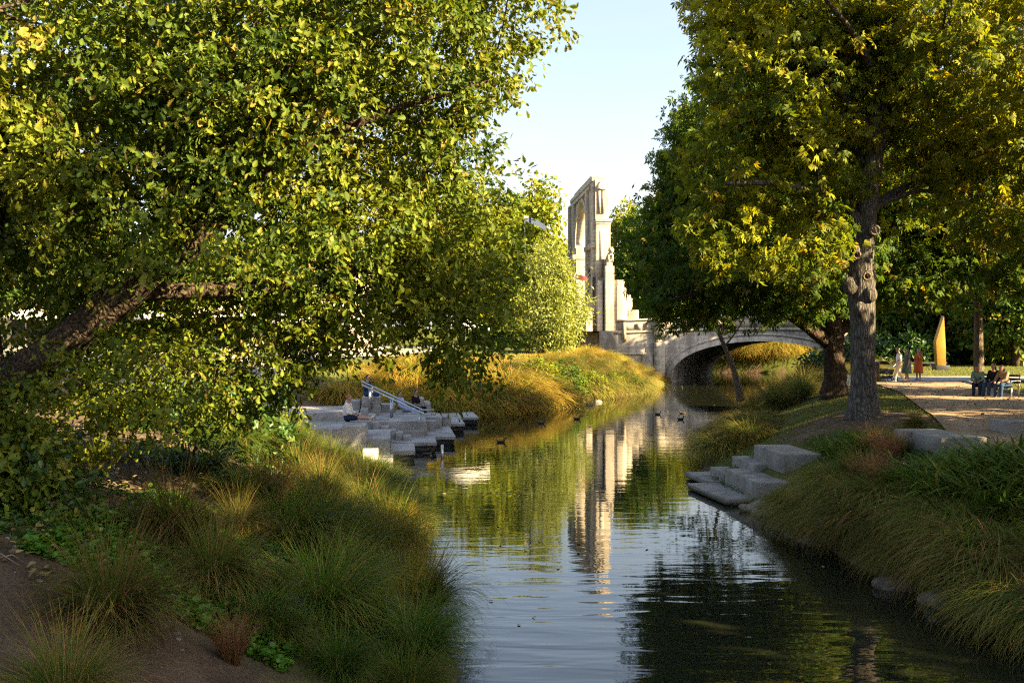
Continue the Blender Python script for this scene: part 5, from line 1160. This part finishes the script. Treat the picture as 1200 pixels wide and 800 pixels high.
# yellow posts and a white van like glimpse on the street behind
for px, D, h, lab in ((1139.5, 112, 1.5, 'short yellow post on the street behind the ramp'), (1184.5, 100, 3.2, 'taller yellow post at the right end of the ramp')):
    x, y, z = atD(px, 388 if px < 1150 else 392, D); e = empty('yellow_post', (x, y, z)); tag(e, lab, 'post')
    MB().tube([(0, 0, -.6), (0, 0, h)], .14, 8).build('shaft', M['gold'], e, smooth=True); MB().tube([(0, 0, h + .003), (0, 0, h + .1)], [.17, .1], 8).build('cap', M['gold'], e)
def make_car():
    e = empty('parked_car', (0, 0, 0)); pf = [(-2.1, .3), (2.1, .3), (2.15, .75), (1.4, .95), (.8, 1.42), (-1.2, 1.45), (-1.8, .98), (-2.12, .85)]
    m = MB(); n = len(pf); m.add([(a, -.85, b) for a, b in pf] + [(a, .85, b) for a, b in pf], [tuple(range(n)), tuple(range(2 * n - 1, n - 1, -1))] + [(i, n + i, n + (i + 1) % n, (i + 1) % n) for i in range(n)]); m.build('body', M['white'], e, bevel=.06)
    for s_ in (-.86, .86): MB().prism([(-1.5, 0), (1.1, 0), (.7, 0), (-1.1, 0)], 0, 1)
    for s_ in (-1, 1):
        w_ = MB().add([(-1.55, s_ * .862, .98), (1.15, s_ * .862, .98), (.72, s_ * .862, 1.34), (-1.12, s_ * .862, 1.36), (-1.55, s_ * .85, .98), (1.15, s_ * .85, .98), (.72, s_ * .85, 1.34), (-1.12, s_ * .85, 1.36)], [(0, 1, 2, 3), (4, 7, 6, 5), (0, 4, 5, 1), (1, 5, 6, 2), (2, 6, 7, 3), (3, 7, 4, 0)]); w_.build('side_window', M['black'], e)
        for wx in (-1.3, 1.35): MB().tube([(wx, s_ * .7, .32), (wx, s_ * .88, .32)], .32, 14).build('wheel', M['black'], e)
    return e
car = make_car(); x, y, z = atD(1126, 386, 118); car.location = (x, y, 4.45); tag(car, 'white parked car glimpsed on the street behind the pole tree', 'car')

# ---------------- street side building, tent umbrellas
bd = empty('street_building', (-38, 78, 3.2)); tag(bd, 'long pale low street building with dark windows glimpsed through the oak', 'building')
W0, W1, H_ = -26, 26, 7.0
MB().box(W0, W1, 0, 9, -.5, H_).build('wall', M['stone'], bd); MB().box(W0 - .3, W1 + .3, -.4, 9.3, H_ + .003, H_ + .5).build('roof', M['old_stone'], bd)
for i in range(13):
    x = W0 + 2 + i * 4
    fr = MB().box(x - 1.3, x + 1.3, -.06, -.003, .3, 2.9).build('shopfront', M['white'], bd); MB().box(x - 1.15, x + 1.15, -.09, -.063, .45, 2.75).build('pane', M['black'], fr)
    fr = MB().box(x - .9, x + .9, -.06, -.003, 4, 6).build('window', M['white'], bd); MB().box(x - .75, x + .75, -.09, -.063, 4.15, 5.85).build('pane', M['black'], fr)
MB().box(W0, W1, -1.6, -.003, 3.05, 3.2).build('awning', plain('awning', (.28, .12, .07)), bd)
def umb():
    e = empty('cafe_umbrella', (0, 0, 0)); MB().tube([(0, 0, 0), (0, 0, 2.6)], .04, 6).build('pole', M['steel'], e)
    a = np.arange(8) / 8 * 2 * PI; v = [(0, 0, 2.95)] + [(1.7 * math.cos(t), 1.7 * math.sin(t), 2.35) for t in a] + [(1.7 * math.cos(t), 1.7 * math.sin(t), 2.15) for t in a]
    MB().add(v, [(0, 1 + i, 1 + (i + 1) % 8) for i in range(8)] + [(1 + i, 9 + i, 9 + (i + 1) % 8, 1 + (i + 1) % 8) for i in range(8)]).build('canopy', M['white'], e); return e
u0 = umb()
for i, (px, D) in enumerate(((90, 62), (140, 68), (190, 60), (235, 64), (285, 66), (338, 62), (30, 60), (545, 68))):
    o = u0 if i == 0 else copy_tree(u0); x = P(px, D); o.location = (x, D, tzf(x, D)); tag(o, 'white cafe umbrella on the street behind the oak', 'umbrella', 'white cafe umbrellas on the street')
# ================================================================== PEOPLE AND DUCKS
def remeshed(mb, name, mat, parent, vox, smooth=4):
    o = mb.build(name, mat)
    m = o.modifiers.new('r', 'REMESH'); m.mode = 'VOXEL'; m.voxel_size = vox; m.use_smooth_shade = True
    s = o.modifiers.new('s', 'SMOOTH'); s.iterations = smooth; s.factor = .5
    dg = bpy.context.evaluated_depsgraph_get(); dg.update(); me = bpy.data.meshes.new_from_object(o.evaluated_get(dg))
    me.materials.clear(); me.materials.append(mat); me.name = name
    old = o.data; o.modifiers.clear(); o.data = me; bpy.data.meshes.remove(old); me.name = name; o.parent = parent; return o
def cap(mb, pts, rad, sides=10):
    mb.tube(pts, rad, sides)
    for p, r in zip(pts, np.broadcast_to(rad, (len(pts),))): mb.ball(p, r * .99, sides, 6)
STAND = dict(pel=(0, 0, .93), chest=(0, 0, 1.28), neck=(0, 0, 1.47), head=(.02, 0, 1.62), sho=[(0, .17, 1.41), (0, -.17, 1.41)], elb=[(-.02, .22, 1.12), (-.02, -.22, 1.12)], wri=[(.06, .23, .87), (.06, -.23, .87)],
             hip=[(0, .09, .92), (0, -.09, .92)], kne=[(.03, .10, .49), (.03, -.10, .49)], ank=[(0, .10, .08), (0, -.10, .08)])
def mod(base, **kw): d = dict(base); d.update(kw); return d
WALK = mod(STAND, kne=[(.16, .10, .50), (-.02, -.10, .49)], ank=[(.22, .10, .09), (-.28, -.10, .14)], elb=[(.0, .22, 1.13), (.0, -.22, 1.13)], wri=[(.24, .2, 1.0), (.24, -.2, 1.0)])
SIT = dict(pel=(0, 0, .09), chest=(0, 0, .42), neck=(.03, 0, .61), head=(.05, 0, .76), sho=[(.01, .17, .55), (.01, -.17, .55)], elb=[(.08, .22, .28), (.08, -.22, .28)], wri=[(.30, .15, .2), (.30, -.15, .2)],
           hip=[(0, .09, .08), (0, -.09, .08)], kne=[(.44, .11, .09), (.44, -.11, .09)], ank=[(.47, .11, -.34), (.47, -.11, -.34)])
LEGS_OUT = mod(SIT, kne=[(.44, .09, .12), (.44, -.08, .10)], ank=[(.86, .07, .06), (.85, -.05, .05)])
def person(label, loc, rz, J, skin, hair, top, bottom=None, dress=None, longhair=False, scale=1.0, shoes='black', group=None, sleeves=.5, shorts=False):
    e = empty('person', loc, rz); e.scale = (scale,) * 3; tag(e, label, 'person', group)
    v = lambda k: np.array(J[k], float)
    H = v('head'); fd = np.array([1., 0, 0]); nkd = unit(H - v('neck'))
    b = MB()
    cap(b, [v('pel'), (v('pel') + v('chest')) / 2, v('chest')], [.135, .125, .14]); cap(b, [v('chest'), v('neck') - np.array([0, 0, .05])], [.135, .08]); cap(b, [v('neck') - np.array([0, 0, .03]), H], [.055, .05])
    b.ball(H, (.092, .075, .115), 14, 10); b.ball(H + np.array([.02, 0, -.07]), (.062, .052, .05)); b.ball(H + np.array([.098, 0, -.01]), (.018, .013, .022), 8, 6)
    for s_ in (-1, 1): b.ball(H + np.array([0, s_ * .077, -.005]), (.018, .012, .028), 8, 6)
    sho, elb, wri, hip, kne, ank = (v(k) for k in ('sho', 'elb', 'wri', 'hip', 'kne', 'ank'))
    for i in (0, 1):
        cap(b, [v('chest') + (sho[i] - v('chest')) * .6, sho[i]], [.08, .062]); cap(b, [sho[i], elb[i]], [.052, .042]); cap(b, [elb[i], wri[i]], [.04, .026])
        d = unit(wri[i] - elb[i]); pc = wri[i] + d * .05; sd = unit(np.cross(d, [0, 0, 1.]) + 1e-6); b.ball(pc, (.04, .032, .038), 8, 6)
        for f in range(4): q = pc + sd * (f - 1.5) * .019 + d * .03; cap(b, [q, q + d * (.035 + .006 * (f in (1, 2))), q + d * .055 + np.array([0, 0, -.02])], [.010, .009, .008], 6)
        cap(b, [pc + sd * .03, pc + sd * .055 + d * .03], [.012, .010], 6)
        cap(b, [hip[i], kne[i]], [.095, .062]); cap(b, [kne[i], (kne[i] * .62 + ank[i] * .38), ank[i]], [.06, .056, .038])
        fd2 = fd if abs(ank[i][2] - kne[i][2]) > .15 else np.array([.35, 0, .93]); cap(b, [ank[i] + np.array([-.03, 0, -.03]), ank[i] + fd2 * .15 + np.array([0, 0, -.045])], [.036, .028])
    remeshed(b, 'body', M[skin], e, .012)
    h = MB(); h.ball(H + np.array([-.022, 0, .028]), (.095, .085, .108), 14, 10)
    if longhair: cap(h, [H + np.array([-.05, 0, 0]), v('neck') + np.array([-.06, 0, .02]), v('neck') + np.array([-.08, 0, -.14])], [.08, .075, .055])
    remeshed(h, 'hair', M[hair], e, .02)
    fm = MB()
    for s_ in (-1, 1): fm.ball(H + np.array([.083, s_ * .03, .012]), (.012, .012, .007), 8, 5)
    fm.build('eyes', M['black'], e)
    t = MB(); cap(t, [v('pel') + np.array([0, 0, .06 if bottom or dress else 0]), (v('pel') + v('chest')) / 2, v('chest')], [.15, .142, .158]); cap(t, [v('chest'), v('neck') - np.array([0, 0, .075])], [.15, .085])
    for i in (0, 1):
        t_end = sho[i] + (elb[i] - sho[i]) * (min(1, sleeves * 2)); cap(t, [v('chest') + (sho[i] - v('chest')) * .6, sho[i], t_end], [.09, .075, .06])
        if sleeves > .5: cap(t, [elb[i], elb[i] + (wri[i] - elb[i]) * (sleeves - .5) * 1.8], [.058, .045])
    if dress:
        k = (kne[0] + kne[1]) / 2; p = v('pel'); t.tube([p + np.array([0, 0, .15]), p, p * .5 + k * .5, k + (k - p) * .22], [.155, .19, .23, .27], 16)
    remeshed(t, 'dress' if dress else 'shirt', M[top], e, .018)
    if bottom:
        q = MB(); cap(q, [v('pel') + np.array([0, 0, .08]), v('pel')], [.15, .155])
        for i in (0, 1):
            cap(q, [hip[i], kne[i]], [.112, .085 if shorts else .08]) if not shorts else cap(q, [hip[i], hip[i] + (kne[i] - hip[i]) * .75], [.112, .095])
            if not shorts: cap(q, [kne[i], ank[i] + (kne[i] - ank[i]) * .08], [.08, .06])
        remeshed(q, 'trousers', M[bottom], e, .018)
    s = MB()
    for i in (0, 1):
        fd2 = fd if abs(ank[i][2] - kne[i][2]) > .15 else np.array([.35, 0, .93]); cap(s, [ank[i] + np.array([-.04, 0, -.035]), ank[i] + fd2 * .15 + np.array([0, 0, -.045])], [.045, .036])
        remeshed(s, 'shoe', M[shoes], e, .02); s = MB()
    return e
for nme, c in (('cloth_white', (.75, .72, .68)), ('cloth_cream', (.62, .52, .40)), ('cloth_green', (.10, .13, .10)), ('cloth_orange', (.45, .10, .025)), ('cloth_teal', (.16, .27, .24)), ('cloth_navy', (.02, .03, .07)), ('cloth_tan', (.30, .19, .12)), ('cloth_blue', (.35, .42, .62)), ('cloth_black', (.015, .015, .017)), ('cloth_denim', (.03, .06, .13))):
    M[nme] = plain(nme, c, rough=.9, spec=.1)
def onpath(px, py): x, y, _ = at(px, py, 1.93); return (x, y, tzf(x, y) + .045)
person('man in white shirt and cream trousers walking left behind the pram', onpath(1053.5, 448), math.radians(172), mod(WALK, head=(.05, 0, 1.61)), 'darkskin', 'darkhair', 'cloth_white', 'cloth_cream', shoes='white', sleeves=.45)
person('woman in a grey green dress walking just behind the man in white', onpath(1063, 446.8), math.radians(185), mod(STAND, kne=[(.08, .10, .50), (-.02, -.10, .49)], ank=[(.12, .10, .08), (-.14, -.10, .1)]), 'skin', 'darkhair', 'cloth_green', dress=True, longhair=True, scale=.98, shoes='white', sleeves=.4)
person('woman in an orange red dress raising a hand to her face on the path', onpath(1076.5, 445.8), math.radians(210), mod(STAND, elb=[(.12, .22, 1.16), (-.02, -.24, 1.12)], wri=[(.16, .10, 1.40), (.05, -.24, .88)]), 'skin', 'brownhair', 'cloth_orange', dress=True, longhair=True, scale=.97, sleeves=.6)
bl3 = bn.location
def on_bench(t, off=0): 
    c, s_ = math.cos(bn.rotation_euler.z), math.sin(bn.rotation_euler.z); return (bl3.x + c * t + s_ * off, bl3.y + s_ * t - c * off, bl3.z + .41)
fz = bn.rotation_euler.z - PI / 2
LEAN = mod(SIT, chest=(.12, 0, .40), neck=(.22, 0, .57), head=(.29, 0, .70), sho=[(.17, .17, .52), (.17, -.17, .52)], elb=[(.32, .2, .28), (.32, -.2, .28)], wri=[(.5, .1, .2), (.5, -.1, .2)])
person('seated person in a tan top bending forward on the right end of the bench', on_bench(.45), fz, LEAN, 'skin', 'brownhair', 'cloth_tan', 'cloth_denim', longhair=True, sleeves=.9)
person('seated person in black with dark hair in the middle of the bench', on_bench(-.05), fz, SIT, 'skin', 'darkhair', 'cloth_black', 'cloth_denim', longhair=True, sleeves=.9)
person('young person in a teal top leaning in from the left end of the bench', on_bench(-.62, .12), fz + .5, mod(LEAN, head=(.33, 0, .68)), 'darkskin', 'darkhair', 'cloth_teal', 'cloth_navy', scale=.96, sleeves=.9)
# terraces
def pz(px, py, D): x, y, z = atD(px, py, D); return x, y, z
X, D, _ = pz(407.5, 489, 34.6)
person('red haired woman in white top and dark shorts, legs stretched out on the wall seat', (X, D, 1.27), math.radians(-8), mod(LEGS_OUT, chest=(-.03, 0, .42)), 'skin', 'redhair', 'cloth_white', 'cloth_navy', shoes='white', sleeves=.8, shorts=True)
X, D, _ = pz(430, 466, 42.1)
person('person in dark blue trousers sitting high on the steps behind the handrail', (X, D, 1.72), math.radians(-20), SIT, 'skin', 'darkhair', 'cloth_navy', 'cloth_denim', sleeves=.9)
X, D, _ = pz(474, 486, 42.8)
person('person in pale blue clothes reclining on the seat blocks beside the handrail', (X, D, 1.03), math.radians(-25), mod(LEGS_OUT, chest=(-.18, 0, .36), neck=(-.24, 0, .54), head=(-.25, 0, .69), sho=[(-.22, .17, .49), (-.22, -.17, .49)], elb=[(-.2, .24, .22), (-.1, -.24, .22)], wri=[(-.0, .2, .12), (.1, -.2, .12)], kne=[(.4, .1, .06), (.4, -.1, .06)], ank=[(.62, .1, -.28), (.62, -.1, -.28)]), 'skin', 'darkhair', 'cloth_blue', 'cloth_blue', sleeves=.8)
X, D, _ = pz(486.5, 486, 43.4)
person('dark haired man in a black shirt sitting next to the pale blue figure', (X, D, 1.03), math.radians(-30), SIT, 'skin', 'darkhair', 'cloth_black', 'cloth_black', sleeves=.45)
g2 = None
X, D, Z = pz(375, 412, 52)
person('distant seated person in a pale blue top on the upper terrace behind yellow shrubs', (X, D, 3.05), math.radians(-60), SIT, 'skin', 'darkhair', 'cloth_blue', 'cloth_white', sleeves=.5)
X, D, Z = pz(366, 412, 52)
person('distant seated person in dark clothes beside the pale blue one on the upper terrace', (X, D, 3.05), math.radians(-100), SIT, 'skin', 'brownhair', 'cloth_black', 'cloth_navy', sleeves=.5)
# ducks
M['duck'] = basic('duck', [(.3, (.025, .018, .012)), (.7, (.09, .06, .04))], scale=14, rough=.7, bump=.3, bscale=60)
def duck():
    e = empty('duck', (0, 0, 0)); b = MB()
    b.ball((0, 0, .05), (.19, .10, .085), 14, 10); b.tube([(-.13, 0, .08), (-.25, 0, .15)], [.05, .012], 8); cap(b, [(.13, 0, .07), (.19, 0, .15), (.20, 0, .20)], [.05, .034, .034]); b.ball((.215, 0, .215), (.05, .038, .04), 10, 8)
    remeshed(b, 'body', M['duck'], e, .012, 2)
    MB().tube([(.25, 0, .21), (.31, 0, .20)], [.018, .012], 6).build('bill', plain('bill', (.2, .15, .04)), e, smooth=True)
    for s_ in (-1, 1): MB().ball((-.02, s_ * .088, .075), (.14, .02, .05), 10, 6).build('wing', M['duck'], e, smooth=True)
    return e
d0 = duck()
for i, (px, py, rz, lab) in enumerate(((587, 518, .2, 'dark duck alone on the golden water right of the nearest platforms'), (501, 533, .4, 'dark duck close beside the nearest stone platform'), (634, 496, 0, 'duck with a bright wake below the far left bank'), (771, 485.5, .4, 'dark duck in the middle of the river, left of the pair'), (800, 484.5, 2.9, 'upper duck of the pair left of the tussocks by the leaning tree'), (797.5, 491.5, .3, 'lower duck of the pair left of the tussocks by the leaning tree'), (676, 491, .1, 'small duck in the middle of the arch reflection'))):
    o = d0 if i == 0 else copy_tree(d0); x, y, _ = at(px, py, 0.0); o.location = (x, y, -.02); o.rotation_euler.z = rz; o.scale = (.85,) * 3; tag(o, lab, 'duck', 'ducks on the river')
# ================================================================== LIGHT, SKY, CAMERA
SUN_AZ = 25.0; SUN_EL = 27.0
ts = Vector((math.cos(math.radians(SUN_AZ)) * math.cos(math.radians(SUN_EL)), -math.sin(math.radians(SUN_AZ)) * math.cos(math.radians(SUN_EL)), math.sin(math.radians(SUN_EL))))
ld = bpy.data.lights.new('sun', 'SUN'); ld.energy = 5.0; ld.angle = math.radians(.5); ld.color = (1.0, .77, .41)
lo = bpy.data.objects.new('sun', ld); COL.objects.link(lo); lo.rotation_euler = ts.to_track_quat('Z', 'Y').to_euler(); lo.location = (30, -10, 40)
w = bpy.data.worlds.new('World'); sc.world = w; w.use_nodes = True; nt = w.node_tree; nt.nodes.clear()
sky = nt.nodes.new('ShaderNodeTexSky'); sky.sky_type = 'NISHITA'; sky.sun_disc = False; sky.sun_elevation = math.radians(SUN_EL); sky.sun_rotation = math.radians(90 + SUN_AZ)
sky.air_density = 1.0; sky.dust_density = 2.0; sky.ozone_density = 1.0; sky.altitude = 0
tc = nt.nodes.new('ShaderNodeTexCoord'); mp = nt.nodes.new('ShaderNodeMapping'); mp.inputs['Scale'].default_value = (1.2, 1.2, 5); nt.links.new(tc.outputs['Generated'], mp.inputs[0])
nn = nt.nodes.new('ShaderNodeTexNoise'); nn.inputs['Scale'].default_value = 2.2; nn.inputs['Detail'].default_value = 7; nt.links.new(mp.outputs[0], nn.inputs['Vector'])
rr = ramp(nt, [(.40, (.38, .38, .38)), (.75, (.85, .85, .85))], nn.outputs[0])
mx = nt.nodes.new('ShaderNodeMix'); mx.data_type = 'RGBA'; sxy = nt.nodes.new('ShaderNodeSeparateXYZ'); nt.links.new(tc.outputs['Generated'], sxy.inputs[0]); mrz = nt.nodes.new('ShaderNodeMapRange'); mrz.inputs[1].default_value = .12; mrz.inputs[2].default_value = .55; mrz.inputs[3].default_value = 1.0; mrz.inputs[4].default_value = .2; nt.links.new(sxy.outputs[2], mrz.inputs[0]); mlt = nt.nodes.new('ShaderNodeMath'); mlt.operation = 'MULTIPLY'; nt.links.new(rr.outputs[0], mlt.inputs[0]); nt.links.new(mrz.outputs[0], mlt.inputs[1]); nt.links.new(mlt.outputs[0], mx.inputs[0]); nt.links.new(sky.outputs[0], mx.inputs[6]); mx.inputs[7].default_value = (3.0, 2.85, 2.65, 1)
bg = nt.nodes.new('ShaderNodeBackground'); bg.inputs[1].default_value = .053; nt.links.new(mx.outputs[2], bg.inputs[0])
wo = nt.nodes.new('ShaderNodeOutputWorld'); nt.links.new(bg.outputs[0], wo.inputs[0])
cd = bpy.data.cameras.new('camera'); cam = bpy.data.objects.new('camera', cd); COL.objects.link(cam); cam.location = (0, 0, CZ); cam.rotation_euler = (PI / 2, 0, 0)
cd.sensor_width = 36; cd.lens = 36 * F / 1200; cd.clip_end = 2000; cd.clip_start = .1; sc.camera = cam
vs = sc.view_settings; vs.view_transform = 'Standard'; vs.look = 'None'; vs.exposure = 2.85; vs.gamma = 1.0; vs.use_curve_mapping = False
sc.cycles.use_denoising = False; sc.cycles.filter_width = 1.2; sc.cycles.max_bounces = 6; sc.cycles.diffuse_bounces = 3; sc.cycles.glossy_bounces = 3; sc.cycles.transmission_bounces = 4; sc.cycles.caustics_reflective = False; sc.cycles.caustics_refractive = False
sc.cycles.sample_clamp_indirect = 6
sc.render.film_transparent = False
